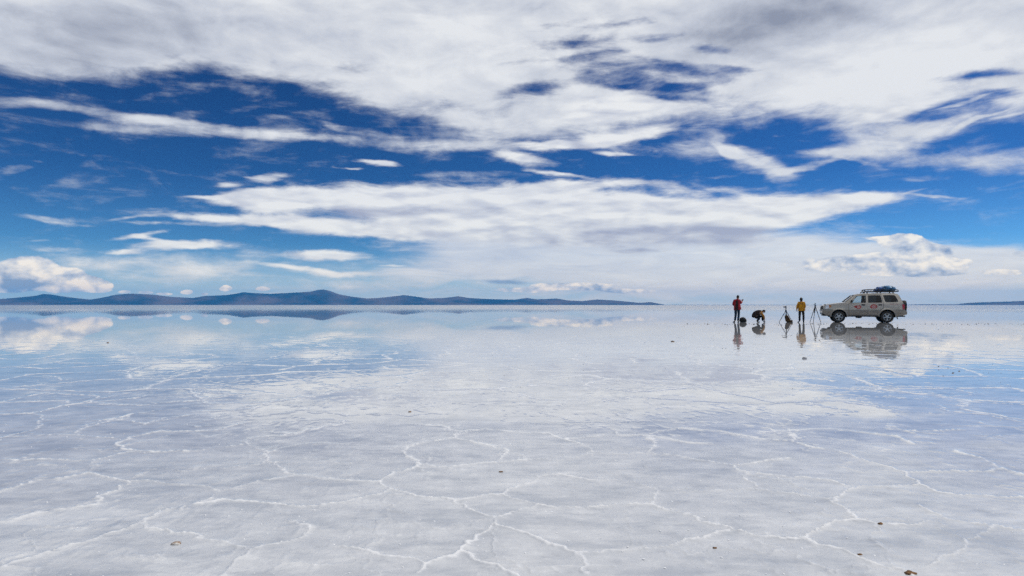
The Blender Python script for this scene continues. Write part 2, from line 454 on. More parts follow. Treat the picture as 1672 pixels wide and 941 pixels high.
def material(name, color, rough=0.6, metal=0.0, spec=0.4, vary=0.0, vscale=8.0, bump=0.0, bscale=30.0, coat=0.0, color2=None):
    """principled surface with a procedural variation of colour and relief"""
    m = bpy.data.materials.new(name)
    m.use_nodes = True
    t = NT(m.node_tree)
    b = t.n['Principled BSDF']
    b.inputs['Roughness'].default_value = rough
    b.inputs['Metallic'].default_value = metal
    b.inputs['Specular IOR Level'].default_value = spec
    b.inputs['Coat Weight'].default_value = coat
    b.inputs['Coat Roughness'].default_value = 0.08
    g = t.n.new('ShaderNodeTexCoord').outputs['Object']
    if vary or color2:
        nz = t.noise(g, vscale, 5.0, 0.6)
        lo = color2 if color2 else tuple(c * (1 - vary) for c in color)
        hi = color if color2 else tuple(min(1, c * (1 + vary)) for c in color)
        t.put(b.inputs['Base Color'], t.mix(t.maprange(nz, 0.35, 0.65), lo, hi))
    else:
        b.inputs['Base Color'].default_value = (*color, 1)
    if bump:
        bn = t.n.new('ShaderNodeBump')
        bn.inputs['Strength'].default_value = bump
        bn.inputs['Distance'].default_value = 0.02
        t.put(bn.inputs['Height'], t.noise(g, bscale, 4.0, 0.6))
        t.l.new(bn.outputs[0], b.inputs['Normal'])
    return m


def link_mesh(name, bm, mat, parent=None, smooth=True, angle=40):
    me = bpy.data.meshes.new(name)
    bmesh.ops.recalc_face_normals(bm, faces=bm.faces)
    bm.to_mesh(me)
    bm.free()
    if mat is not None:
        for m in (mat if isinstance(mat, (list, tuple)) else [mat]):
            me.materials.append(m)
    if smooth:
        me.shade_smooth()
        me.set_sharp_from_angle(angle=R(angle))
    o = bpy.data.objects.new(name, me)
    COL.objects.link(o)
    if parent is not None:
        o.parent = parent
    return o


def tag(o, label, cat, group=None, kind=None):
    if label:
        o['label'] = label
    if cat:
        o['category'] = cat
    if group:
        o['group'] = group
    if kind:
        o['kind'] = kind
    return o


def thing(name, label, cat, loc=(0, 0, 0), rz=0.0, group=None):
    o = bpy.data.objects.new(name, None)
    o.empty_display_size = 0.2
    o.location = loc
    o.rotation_euler = (0, 0, rz)
    COL.objects.link(o)
    return tag(o, label, cat, group)


def tube(bm, pts, rad, seg=8, cap=True):
    """round bar through the points; rad is one radius or one per point"""
    pts = [Vector(p) for p in pts]
    rad = [rad] * len(pts) if not hasattr(rad, '__len__') else rad
    rings = []
    for i, p in enumerate(pts):
        d = (pts[min(i + 1, len(pts) - 1)] - pts[max(i - 1, 0)]).normalized()
        a = d.orthogonal().normalized() if i == 0 else (rings_a - d * rings_a.dot(d)).normalized()
        rings_a = a
        b = d.cross(a)
        rings.append([bm.verts.new(p + (a * math.cos(2 * math.pi * k / seg) + b * math.sin(2 * math.pi * k / seg)) * rad[i]) for k in range(seg)])
    for r0, r1 in zip(rings, rings[1:]):
        for k in range(seg):
            bm.faces.new((r0[k], r0[(k + 1) % seg], r1[(k + 1) % seg], r1[k]))
    if cap:
        bm.faces.new(rings[0][::-1])
        bm.faces.new(rings[-1])


def box(bm, c, s, bev=0.0, rot=None):
    r = bmesh.ops.create_cube(bm, size=1.0)
    vs = r['verts']
    M = Matrix.Translation(Vector(c)) @ (rot.to_4x4() if rot is not None else Matrix.Identity(4)) @ Matrix.Diagonal((*s, 1))
    bmesh.ops.transform(bm, matrix=M, verts=vs)
    if bev:
        es = list({e for v in vs for e in v.link_edges})
        bmesh.ops.bevel(bm, geom=es, offset=bev, segments=2, affect='EDGES', profile=0.5)


def lathe(bm, prof, seg=32, axis='Y', center=(0, 0, 0)):
    """revolve (radius, height) pairs about an axis"""
    c = Vector(center)
    rings = []
    for r, h in prof:
        ring = []
        for k in range(seg):
            a = 2 * math.pi * k / seg
            p = Vector((r * math.cos(a), h, r * math.sin(a))) if axis == 'Y' else (Vector((h, r * math.cos(a), r * math.sin(a))) if axis == 'X' else Vector((r * math.cos(a), r * math.sin(a), h)))
            ring.append(bm.verts.new(c + p))
        rings.append(ring)
    for r0, r1 in zip(rings, rings[1:]):
        for k in range(seg):
            bm.faces.new((r0[k], r0[(k + 1) % seg], r1[(k + 1) % seg], r1[k]))
    if prof[0][0] > 1e-4:
        bm.faces.new(rings[0])
    if prof[-1][0] > 1e-4:
        bm.faces.new(rings[-1])


# ------------------------------------------------------------------ numpy noise
def hash2(ix, iy, seed):
    h = (ix.astype(np.int64) * 374761393 + iy.astype(np.int64) * 668265263 + seed * 974634777) & 0x7fffffff
    h = ((h ^ (h >> 13)) * 1274126177) & 0x7fffffff
    return ((h ^ (h >> 16)) & 0xffffff) / float(0xffffff)


def vnoise(x, y, seed=0):
    ix, iy = np.floor(x), np.floor(y)
    fx, fy = x - ix, y - iy
    fx, fy = fx * fx * (3 - 2 * fx), fy * fy * (3 - 2 * fy)
    a, b = hash2(ix, iy, seed), hash2(ix + 1, iy, seed)
    c, d = hash2(ix, iy + 1, seed), hash2(ix + 1, iy + 1, seed)
    return (a * (1 - fx) + b * fx) * (1 - fy) + (c * (1 - fx) + d * fx) * fy


def fbm(x, y, oct=4, seed=0, gain=0.5):
    s, a, t = 0, 1.0, 0
    for i in range(oct):
        s = s + a * vnoise(x * 2 ** i + 17.3 * i, y * 2 ** i - 9.1 * i, seed + i)
        t += a
        a *= gain
    return s / t


def cell_edge(x, y, seed=5):
    """distance to the nearest border of an irregular polygon net (unit cells), and an id per border"""
    ix, iy = np.floor(x), np.floor(y)
    best = np.full(x.shape, 9.0)
    bx = np.zeros_like(x)
    by = np.zeros_like(x)
    for j in (-1, 0, 1):
        for i in (-1, 0, 1):
            cx = ix + i + 0.12 + 0.76 * hash2(ix + i, iy + j, seed)
            cy = iy + j + 0.12 + 0.76 * hash2(ix + i, iy + j, seed + 31)
            d = (cx - x) ** 2 + (cy - y) ** 2
            m = d < best
            best = np.where(m, d, best)
            bx = np.where(m, cx, bx)
            by = np.where(m, cy, by)
    e = np.full(x.shape, 9.0)
    ident = np.zeros_like(x)
    for j in (-2, -1, 0, 1, 2):
        for i in (-2, -1, 0, 1, 2):
            cx = ix + i + 0.12 + 0.76 * hash2(ix + i, iy + j, seed)
            cy = iy + j + 0.12 + 0.76 * hash2(ix + i, iy + j, seed + 31)
            dx, dy = cx - bx, cy - by
            ln = np.hypot(dx, dy)
            ok = ln > 1e-6
            ln = np.where(ok, ln, 1)
            dd = ((bx + cx) / 2 - x) * dx / ln + ((by + cy) / 2 - y) * dy / ln
            dd = np.where(ok, dd, 9)
            m = dd < e
            e = np.where(m, dd, e)
            ident = np.where(m, hash2(np.floor((bx + cx) * 40), np.floor((by + cy) * 40), seed + 77), ident)
    return e, ident


# ------------------------------------------------------------------ the salt flat: one sheet, pressure ridges as real relief
RIDGES = [
    (0, 700, 2.986, ["0,300 180,255 300,240 430,215 460,155 560,125 660,108 800,112 950,105 1100,92 1200,80", "0,150 150,150 300,150 460,155",
                     "660,108 570,75 640,40 800,10", "30,40 180,32 340,30 460,38 560,45", "1200,80 1230,45 1330,35 1440,30 1490,5",
                     "1200,80 1300,115 1400,90 1520,70 1672,80", "1300,115 1310,145 1270,170 1100,185", "1310,145 1360,190 1420,228 1672,245",
                     "1420,228 1280,255 1150,290 1080,300 950,275 720,250 600,262", "430,215 520,235 620,265 580,300 500,320 440,378 280,395 60,440",
                     "1080,300 1030,335 930,370 780,405 690,455 620,485 500,520 400,555 250,600 120,640 0,680", "690,455 700,490 820,510 950,520 1060,550 1120,560 1200,590 1140,650 1080,715",
                     "1200,590 1300,565 1400,550 1480,530 1500,475 1420,440", "930,370 1100,350 1300,370 1480,375 1672,362", "-200,420 -60,350 0,300"]),
    (560, 700, 2.986, ["0,245 120,250 170,258 250,212 380,182 520,185 700,165 850,160 980,150 1070,155 1160,130 1215,115 1300,120 1400,125 1500,118 1520,60 1490,35",
                       "500,0 545,15 545,45 420,65 300,85 290,115 340,140 380,182", "545,45 600,15 700,5 860,15 1000,25 1090,50 1160,75 1215,115",
                       "545,50 640,65 720,85 800,105 760,150", "1090,50 1200,38 1340,30 1350,10 1310,0", "1340,30 1490,35 1672,65", "1490,35 1540,15 1672,0",
                       "170,258 220,290 130,330 60,350 0,362", "220,290 340,320 450,340 545,350 600,340 720,328 800,325 870,340 930,370",
                       "800,325 820,300 880,270 940,240 1060,225 1200,245 1300,250 1420,260 1530,300 1540,330 1510,365", "545,350 570,380 650,410 720,445 740,470",
                       "740,440 830,410 900,380 935,365", "935,365 1010,383 1150,380 1300,375 1450,372 1510,368 1560,385 1672,415", "1530,305 1672,295",
                       "740,470 650,515 620,560 595,605 520,630 390,660 380,715", "740,470 800,490 900,525 1000,565 1100,590 1160,610",
                       "595,605 660,640 740,660 820,700 900,740", "390,660 300,640 180,610 100,590 0,575", "1160,610 1250,605 1350,595 1470,590 1560,575 1672,545",
                       "1160,610 1195,670 1180,715", "1500,118 1672,138"]),
    (1112, 700, 2.986, ["0,140 150,160 230,180 310,208 285,240 340,265 370,290", "310,208 400,220 530,232 720,245 780,268 840,285",
                        "0,310 100,305 250,295 370,290 480,305 600,325 720,345", "840,285 780,310 730,340 740,360 810,390 850,440", "840,285 950,285 1100,280 1140,270",
                        "230,180 330,168 430,152 550,145", "850,440 760,460 690,485 660,500 610,530", "0,415 60,425 150,460 230,495 360,515 470,525 610,530",
                        "230,495 100,530 0,548", "610,530 700,570 800,600 900,640 960,665 1090,690 1150,730", "850,440 960,460 1050,470 1200,450",
                        "520,20 560,60 600,85 740,105 830,130 900,155 980,180 1100,212 1140,270 1200,295 1350,320 1510,330 1672,335",
                        "1100,212 1200,208 1350,205 1490,205 1560,190 1500,150 1430,130 1340,112", "1560,190 1672,220", "0,0 200,15 330,40 400,50 520,60",
                        "400,20 560,10 740,0 900,20 1050,35 1120,70", "1080,10 1300,5 1380,5", "0,65 150,72", "1510,470 1300,440 1190,400 1150,370", "1510,470 1560,485 1672,500",
                        "1510,470 1450,540 1300,620 1200,680"]),
    (0, 640, 2.0, ["0,72 100,70 200,48 290,30 380,12", "100,70 140,80 120,120 0,150", "290,35 420,42 480,38 640,30 760,8", "240,135 300,110 430,72 400,92 320,92",
                   "430,95 480,103 620,75", "540,128 690,128 800,100", "1000,130 1040,115 1120,105 1130,95", "1310,180 1330,172 1480,150 1500,130 1580,122 1672,130", "1480,150 1640,185",
                   "1500,130 1440,112 1350,105"]),
    (0, 480, 2.986, ["0,585 150,585 300,545 440,530 480,500 370,490 200,485 0,530", "440,530 640,510 760,490", "480,540 700,545 850,525 1140,515", "710,635 800,605 930,590",
                     "400,650 470,625 640,590", "230,435 120,455", "220,400 280,405 300,420 340,420", "640,415 740,415", "500,490 620,485", "850,490 1000,480 1220,490", "940,575 1240,560"]),
    (1112, 480, 2.986, ["480,450 700,460 850,460 980,480 1250,490 1300,515", "560,415 660,410 740,425", "1240,455 1310,460 1450,490 1310,500", "1310,520 1400,525 1672,540",
                        "1240,535 1300,570 1500,590 1640,620", "850,455 1240,455"]),
]
# polar grid round the tripod of the photographer: fine where one looks, coarse far away and behind
th_f = np.radians(np.linspace(-43, 43, 760))
th_b = np.radians(np.linspace(43, 317, 90)[1:-1])
theta = np.concatenate([th_f, th_b])
NF = len(th_f)
rad = np.concatenate([np.geomspace(0.5, 2.2, 14)[:-1], np.geomspace(2.2, 62, 860)[:-1], np.geomspace(62, 10600, 60)])
RR, TT = np.meshgrid(rad, theta, indexing='ij')
X = RR * np.sin(TT)
Y = RR * np.cos(TT)
ridge = np.zeros_like(X)
nw = fbm(X * 3.0, Y * 3.0, 3, 11)
wob = (fbm(X * 7, Y * 7, 3, 3) - 0.5)
wob2 = (fbm(X * 7, Y * 7, 3, 4) - 0.5)
wob3, wob4 = fbm(X * 31, Y * 31, 2, 13) - 0.5, fbm(X * 31, Y * 31, 2, 14) - 0.5
jx, jy = X + wob * 0.10 + wob3 * 0.035, Y + wob2 * 0.10 + wob4 * 0.035
for tx, ty, ts, lines in RIDGES:
    for ln in lines:
        pts = [tuple(map(float, p.split(','))) for p in ln.split()]
        g = [ground_at(tx + p[0] / ts, ty + p[1] / ts) for p in pts]
        amp_l = 0.72 + 0.28 * random.random()
        for a, b in zip(g, g[1:]):
            w = 0.16
            ra, rb = math.hypot(a.x, a.y), math.hypot(b.x, b.y)
            ta, tb = math.atan2(a.x, a.y), math.atan2(b.x, b.y)
            i0, i1 = np.searchsorted(rad, min(ra, rb) - w), np.searchsorted(rad, max(ra, rb) + w)
            j0, j1 = np.searchsorted(th_f, min(ta, tb) - w / min(ra, rb)), np.searchsorted(th_f, max(ta, tb) + w / min(ra, rb))
            if i1 <= i0 or j1 <= j0:
                continue
            sl = (slice(i0, i1), slice(j0, j1))
            px, py = jx[sl], jy[sl]
            dx, dy = b.x - a.x, b.y - a.y
            L2_ = dx * dx + dy * dy + 1e-9
            t = np.clip(((px - a.x) * dx + (py - a.y) * dy) / L2_, 0, 1)
            d = np.hypot(px - a.x - t * dx, py - a.y - t * dy)
            wid = 0.0045 + 0.011 * nw[sl] ** 2
            prof = np.exp(-(d / wid) ** 2) + 0.30 * np.exp(-(d / (wid * 5.0)) ** 2)
            ridge[sl] = np.maximum(ridge[sl], amp_l * prof / 1.25)
# beyond the traced part: the same kind of polygon net out to sixty metres
e, ident = cell_edge(X / 1.35 + wob * 0.12, Y / 1.35 + wob2 * 0.12)
far_on = np.clip((RR - 7.4) / 2.0, 0, 1) * np.clip((34 - RR) / 12, 0, 1)
side = np.clip((np.abs(TT) - R(38)) / R(2), 0, 1)
near_out = np.where(RR < 2.75, np.clip((2.75 - RR) / 0.15, 0, 1), 0)
on = np.maximum(np.maximum(far_on * 0.8, side * np.clip((70 - RR) / 10, 0, 1)), near_out)
wid = 0.008 + 0.035 * nw ** 2
net = (np.exp(-(e * 1.35 / wid) ** 2) + 0.34 * np.exp(-(e * 1.35 / (wid * 3.0)) ** 2)) / 1.34 * (0.35 + 0.65 * (ident > 0.35)) * on
ridge = np.maximum(ridge, net)
# faint older seams between them
e2, id2 = cell_edge(X / 0.62 + wob * 0.5 + 40, Y / 0.62 + wob2 * 0.5, 19)
ridge = np.maximum(ridge, 0.44 * np.exp(-(e2 * 0.62 / 0.011) ** 2) * (id2 > 0.55) * np.clip((16 - RR) / 6, 0, 1))
# broken crest
brk = fbm(X * 2.2, Y * 2.2, 3, 23)
ridge = ridge * (0.66 + 0.50 * fbm(X * 11, Y * 11, 3, 21)) * np.clip(0.80 + 0.8 * (brk - 0.45), 0.70, 1.0)
ridge += 0.30 * np.clip(fbm(X * 19, Y * 8, 3, 27) - 0.60, 0, 1) * 4 * np.clip(1 - RR / 30, 0, 1) * (fbm(X * .9, Y * .9, 2, 29) > 0.5)
ridge = np.clip(ridge * (1 + 0.4 * np.clip((RR - 3.5) / 5, 0, 1)), 0, 1)
flat = np.clip((RR - 2.2) / 4.5, 0, 1)
Z = ridge * (0.013 - 0.007 * flat) * (0.6 + 0.8 * fbm(X * 26, Y * 26, 2, 41))
Z += (fbm(X * 1.4, Y * 1.4, 3, 51) - 0.5) * 0.010 * (1 - flat) * (RR < 40)
Z += (fbm(X * 13, Y * 13, 3, 61) - 0.5) * 0.0032 * (1 - flat)
Z += (fbm(X * 42, Y * 42, 2, 67) - 0.5) * 0.0014 * (1 - flat)
Z = np.where(RR > 66, 0, Z)
nr, nt = X.shape
co = np.stack([X, Y, Z], -1).reshape(-1, 3).astype(np.float32)
co = np.vstack([co, [[0, 0, 0]]]).astype(np.float32)
idx = np.arange(nr * nt).reshape(nr, nt)
nx = np.roll(idx, -1, axis=1)
quads = np.stack([idx[:-1], nx[:-1], nx[1:], idx[1:]], -1).reshape(-1, 4)[:, ::-1]
fan = np.stack([idx[0], nx[0], np.full(nt, nr * nt)], -1)
me = bpy.data.meshes.new('ground')
me.vertices.add(len(co))
me.vertices.foreach_set('co', co.ravel())
loops = np.concatenate([quads.ravel(), fan.ravel()])
starts = np.concatenate([np.arange(len(quads)) * 4, len(quads) * 4 + np.arange(len(fan)) * 3])
me.loops.add(len(loops))
me.loops.foreach_set('vertex_index', loops.astype(np.int32))
me.polygons.add(len(starts))
me.polygons.foreach_set('loop_start', starts.astype(np.int32))
me.update(calc_edges=True)
at = me.attributes.new('ridge', 'FLOAT', 'POINT')
at.data.foreach_set('value', np.append(ridge.ravel(), 0).astype(np.float32))
me.shade_smooth()
ground = bpy.data.objects.new('ground', me)
COL.objects.link(ground)
tag(ground, None, None, kind='structure')

gm = bpy.data.materials.new('wet_salt')
gm.use_nodes = True
t = NT(gm.node_tree)
t.n.remove(t.n['Principled BSDF'])
pos = t.n.new('ShaderNodeTexCoord').outputs['Object']
rg = t.n.new('ShaderNodeAttribute')
rg.attribute_name = 'ridge'
rgf = rg.outputs['Fac']
dist = t.vec('LENGTH', pos)
big = t.noise(t.mapping(pos, scale=(0.5, 0.9, 1)), 1.0, 4.0, 0.55)
mid = t.noise(pos, 5.5, 5.0, 0.62)
streak = t.noise(t.mapping(pos, rot=(0, 0, R(12)), scale=(4, 11, 1)), 1.0, 5.0, 0.62)
fine = t.noise(pos, 46.0, 5.0, 0.68)
water = t.maprange(t.math('MULTIPLY_ADD', t.math('SUBTRACT', big, 0.5), 6.0, dist), 2.2, 8.5)     # the film of water deepens away from here
# salt colour: damp grey-white plates, dry white crest, faint dirt
plate = t.ramp(t.math('ADD', t.math('MULTIPLY', mid, 0.55), t.math('MULTIPLY', streak, 0.45)), [(0.34, (0.34, 0.355, 0.385)), (0.45, (0.44, 0.452, 0.475)), (0.54, (0.49, 0.498, 0.515)), (0.68, (0.60, 0.605, 0.61))])
plate = t.mix(t.maprange(fine, 0.56, 0.72, 0.0, 0.35), plate, (0.78, 0.78, 0.78))
plate = t.mix(t.maprange(fine, 0.42, 0.28, 0.0, 0.45), plate, (0.30, 0.32, 0.36))
blotch = t.noise(t.mapping(pos, loc=(2, 7, 0), scale=(1.0, 2.1, 1)), 1.3, 6.0, 0.66)
plate = t.mix(t.maprange(blotch, 0.50, 0.66, 0.0, 0.55), plate, (0.27, 0.295, 0.34))      # wetter, darker places in the plates
plate = t.mix(t.maprange(blotch, 0.46, 0.34, 0.0, 0.45), plate, (0.66, 0.66, 0.66))
crest = t.maprange(t.math('MULTIPLY_ADD', t.math('SUBTRACT', fine, 0.5), 0.35, rgf), 0.13, 0.85)
salt = t.mix(crest, plate, (0.63, 0.63, 0.64))
wetb = t.n.new('ShaderNodeBsdfPrincipled')
wetb.inputs['IOR'].default_value = 1.333
wetb.inputs['Specular IOR Level'].default_value = 0.5
t.put(wetb.inputs['Base Color'], t.mix(t.maprange(dist, 16, 40, 0.0, 0.55), salt, (0.10, 0.105, 0.115)))     # drowned salt is darker under deeper water
t.put(wetb.inputs['Roughness'], t.math('ADD', t.maprange(dist, 2.5, 11, 0.10, 0.012), t.maprange(dist, 60, 300, 0.0, 0.18)))     # wind ripples farther out
bp = t.n.new('ShaderNodeBump')
bp.inputs['Distance'].default_value = 0.012
t.put(bp.inputs['Strength'], t.maprange(water, 0, 1, 0.30, 0.0))
t.put(bp.inputs['Height'], t.math('ADD', t.math('MULTIPLY', fine, 0.6), t.math('MULTIPLY', mid, 0.8)))
t.l.new(bp.outputs[0], wetb.inputs['Normal'])
dryb = t.n.new('ShaderNodeBsdfPrincipled')
dryb.inputs['Roughness'].default_value = 0.95
dryb.inputs['Specular IOR Level'].default_value = 0.15
t.put(dryb.inputs['Base Color'], t.mix(0.35, salt, (0.80, 0.80, 0.79)))
t.l.new(bp.outputs[0], dryb.inputs['Normal'])
# crust standing out of the film: crests, grains, and larger drier patches
grain = t.noise(t.mapping(pos, scale=(6, 3.5, 1)), 1.0, 6.0, 0.7)
patch = t.noise(t.mapping(pos, loc=(4, 1, 0), scale=(0.16, 0.07, 1)), 1.0, 4.0, 0.6)
emerge = t.math('ADD', t.math('ADD', t.math('MULTIPLY', grain, 0.75), t.math('MULTIPLY', patch, 0.5)), t.math('MULTIPLY', water, -0.015))
dry = t.maprange(emerge, 0.72, 0.98, 0.0, 0.5)
dry = t.math('MAXIMUM', dry, t.math('MULTIPLY', crest, 0.52))
dry = t.math('MAXIMUM', dry, t.maprange(dist, 90, 500, 0.0, 0.06))
ms = t.n.new('ShaderNodeMixShader')
t.put(ms.inputs[0], dry)
t.l.new(wetb.outputs[0], ms.inputs[1])
t.l.new(dryb.outputs[0], ms.inputs[2])
t.l.new(ms.outputs[0], t.n['Material Output'].inputs['Surface'])
me.materials.append(gm)


# ------------------------------------------------------------------ far ranges of hills
hill_m = material('hill_rock', (0.16, 0.10, 0.07), 1.0, spec=0.0, color2=(0.02, 0.018, 0.016), vscale=0.0022)


def hills(name, crest_px, dist_m, depth, seed, foot=498.4):
    """range of hills whose skyline passes through the given points as seen from the salt flat"""
    xs = [p[0] for p in crest_px]
    n = max(60, int((xs[-1] - xs[0]) / 2.2))
    px = np.linspace(xs[0], xs[-1], n)
    py = np.interp(px, xs, [p[1] for p in crest_px])
    rows = 26
    bm = bmesh.new()
    grid = []
    for i in range(n):
        d = ray(px[i], 498.0)
        d = Vector((d.x, d.y, 0)).normalized()
        dd = ray(px[i], py[i])
        hgt = max(0.0, dd.z / math.hypot(dd.x, dd.y) * dist_m + CAM_H)
        hgt = max(0.2, hgt)
        col = []
        for k in range(rows):
            u = k / (rows - 1)                  # 0 front foot, 0.5 crest, 1 back foot
            prof = (1 - abs(2 * u - 1)) ** 1.25
            rr = dist_m + (u - 0.5) * depth
            x, y = d.x * rr, d.y * rr
            rough = (fbm(np.array([x * 0.004]), np.array([y * 0.004]), 4, seed)[0] - 0.5) * 2
            z = hgt * prof * (1 + 0.55 * rough * (1 - prof))
            z = min(z, hgt * (1 if u >= 0.5 else (dist_m + (u - 0.5) * depth) / dist_m) * 0.999)
            if k in (0, rows - 1):
                z = -3
            col.append(bm.verts.new((x, y, z)))
        grid.append(col)
    for a, b in zip(grid, grid[1:]):
        for k in range(rows - 1):
            bm.faces.new((a[k], b[k], b[k + 1], a[k + 1]))
    o = link_mesh(name, bm, hill_m, angle=70)
    return tag(o, None, None, kind='structure')


hills('hills', [(-160, 492), (-60, 489), (0, 488), (20, 486), (45, 484), (60, 482), (70, 479.5), (82, 480), (100, 483), (125, 486.5), (150, 489), (190, 493), (230, 498)], 9700, 1000, 3)
hills('hills', [(70, 498), (110, 493.5), (150, 488.5), (175, 484), (190, 480.5), (215, 478.6), (245, 480), (280, 484), (315, 486), (335, 482.5), (370, 481), (385, 479), (397, 476.5), (410, 477.5),
                (440, 479), (470, 478), (505, 475.5), (518, 472.5), (527, 471.5), (538, 474), (553, 480), (575, 484), (600, 487), (625, 485.5), (645, 483), (660, 481.3), (680, 484), (700, 487), (725, 486.3), (748, 483.2),
                (765, 486), (800, 488), (840, 489), (860, 486.2), (875, 488.5), (890, 488.3), (908, 487.2), (930, 490.5), (950, 491.5), (975, 488.8), (1000, 490.2), (1030, 493), (1045, 494.5), (1062, 493.2), (1085, 497.6)], 9000, 900, 8)
hills('hills', [(1470, 498), (1500, 497.0), (1560, 497.0), (1580, 494.8), (1600, 493.6), (1640, 492.6), (1672, 491.2), (1720, 489), (1790, 491), (1860, 496)], 9600, 900, 15)
hills('hills', [(1070, 498), (1090, 497.8), (1200, 497.85), (1330, 497.8), (1420, 497.85), (1475, 498)], 10100, 500, 22)

# ------------------------------------------------------------------ the air between here and the hills
bm = bmesh.new()
box(bm, (0, 0, 116), (22400, 22400, 238))
haze = link_mesh('haze', bm, None, smooth=False)
tag(haze, None, None, kind='stuff')
hm = bpy.data.materials.new('haze_air')
hm.use_nodes = True
t = NT(hm.node_tree)
t.n.remove(t.n['Principled BSDF'])
pv = t.n.new('ShaderNodeVolumePrincipled')
pv.inputs['Color'].default_value = (0.05, 0.43, 1.0, 1)
pv.inputs['Density'].default_value = 8.5e-5
pv.inputs['Anisotropy'].default_value = 0.0
t.l.new(pv.outputs[0], t.n['Material Output'].inputs['Volume'])
haze.data.materials.append(hm)

# ------------------------------------------------------------------ stones and specks on the salt
stone_m = material('brown_stone', (0.16, 0.085, 0.035), 0.85, spec=0.3, vary=0.5, vscale=40, bump=0.6, bscale=60)
stone_salt_m = material('salted_stone', (0.62, 0.60, 0.56), 0.9, spec=0.2, color2=(0.20, 0.10, 0.04), vscale=28, bump=0.6, bscale=60)


def stone(px, py, wpx, label, flat=0.5, mat=None, seed=0, ratio=1.0):
    p = ground_at(px, py)
    s = wpx / FPX * p.length / 2 * 0.85
    bm = bmesh.new()
    bmesh.ops.create_icosphere(bm, subdivisions=3, radius=1.0)
    r = random.Random(seed)
    off = Vector((r.random() * 9, r.random() * 9, r.random() * 9))
    for v in bm.verts:
        k = 1 + 0.42 * mnoise.noise(v.co * 1.1 + off) + 0.16 * mnoise.noise(v.co * 3.1 + off)
        v.co *= k
        v.co = Vector((v.co.x * s, v.co.y * s * ratio, max(v.co.z, -0.35) * s * flat))
    o = link_mesh('stone', bm, mat or stone_m, angle=60)
    o.location = (p.x, p.y, s * flat * 0.06)
    o.rotation_euler = (0, 0, r.uniform(-0.4, 0.4))
    return tag(o, label, 'stone', 'stones lying on the salt')


stone(287, 889, 17, 'reddish brown flat stone with a white salt patch on one end', .42, stone_salt_m, 3, .8)
stone(818, 771, 9, 'small dark brown stone alone on a plate midway between the vehicle and the bottom edge', .45, None, 4, .7)
stone(1437, 856, 11, 'olive brown rounded stone beside a ridge junction, second largest of the near stones', .5, None, 5, .8)
stone(1404, 906, 9, 'small brown stone on a ridge between the two largest brown stones', .4, None, 6, .7)
stone(1486, 937, 18, 'largest dark brown stone, cut by the bottom edge of the photo', .5, None, 7, .8)
stone(1167, 895, 9, 'small flat brown stone in pale salt, nearest neighbour of the two largest stones', .35, None, 8, .7)
stone(669, 673, 6, 'tiny dark stone on the bright white cloud reflection', .5, None, 9, .7)
stone(1098, 558, 6, "dark lump on wet salt between the hills' end and the person in red", .5, None, 10, .6)
stone(176, 560, 4, 'lone tiny dark lump beside the mirrored cumulus cloud', .5, None, 11, .6)
stone(1314, 586, 8, 'grey salt lump lying in front of the yellow jacket reflection', .8, material('grey_salt_lump', (0.30, 0.30, 0.31), .9, vary=.3, vscale=20, bump=.5), 12, .6)

sr = random.Random(5)
_t = bmesh.new()
bmesh.ops.create_icosphere(_t, subdivisions=1, radius=1.0)
ICO_V = [v.co.copy() for v in _t.verts]
ICO_F = [[v.index for v in f.verts] for f in _t.faces]
_t.free()


class Specks:
    """many little lumps gathered into one mesh"""
    def __init__(self):
        self.v, self.f = [], []

    def add(self, x, y, s):
        n = len(self.v)
        ax, ay, azz = s * sr.uniform(.8, 1.5), s * sr.uniform(.8, 1.4), s * sr.uniform(.4, .7)
        for c in ICO_V:
            k = sr.uniform(.75, 1.2)
            self.v.append((x + c.x * ax * k, y + c.y * ay * k, s * 0.2 + c.z * azz * k))
        self.f += [[n + i for i in f] for f in ICO_F]

    def link(self, name, mat):
        me = bpy.data.meshes.new(name)
        me.from_pydata(self.v, [], self.f)
        me.materials.append(mat)
        o = bpy.data.objects.new(name, me)
        COL.objects.link(o)
        return o


sp_ = Specks()
for i in range(520):
    px = sr.uniform(900, 1700) if sr.random() < .85 else sr.uniform(560, 1000)
    py = 529 + 110 * sr.random() ** 1.5
    p = ground_at(px, py)
    sp_.add(p.x, p.y, sr.choice((.003, .004, .005, .008)) * (.5 + p.y / 40))
for i in range(150):                       # line of larger specks level with the wheels
    p = ground_at(sr.uniform(1120, 1672), 529.5 + sr.gauss(0, .9))
    sp_.add(p.x, p.y, sr.choice((.015, .02, .03)))
for cx, cy, n, sp in ((1282, 548, 16, 5), (1334, 556, 12, 5), (1270, 531, 8, 5), (1553, 606, 7, 12), (1500, 555, 16, 40), (1190, 556, 8, 30)):
    for i in range(n):
        p = ground_at(cx + sr.gauss(0, sp), cy + sr.gauss(0, sp * .35))
        sp_.add(p.x, p.y, sr.choice((.008, .011, .016)))
o = sp_.link('mud_specks', material('mud', (0.11, 0.085, 0.07), .9, vary=.4, vscale=3))
tag(o, 'dark mud specks scattered over the wet salt around the vehicle', 'mud', kind='stuff')

sp_ = Specks()
for i in range(900):                      # loose salt crumbs
    p = ground_at(sr.uniform(-60, 1730), 560 + 400 * sr.random() ** 1.2)
    sp_.add(p.x, p.y, sr.choice((.0015, .002, .003, .005)) * (0.7 + p.y / 14))
o = sp_.link('salt_crumbs', material('salt_crumb', (0.80, 0.80, 0.80), .8, vary=.06, vscale=3))
tag(o, 'loose white salt crumbs lying on the plates', 'salt', kind='stuff')
scene.cycles.max_bounces = 8
scene.cycles.volume_bounces = 0
scene.cycles.use_adaptive_sampling = True
scene.cycles.adaptive_threshold = 0.012
scene.cycles.use_denoising = False


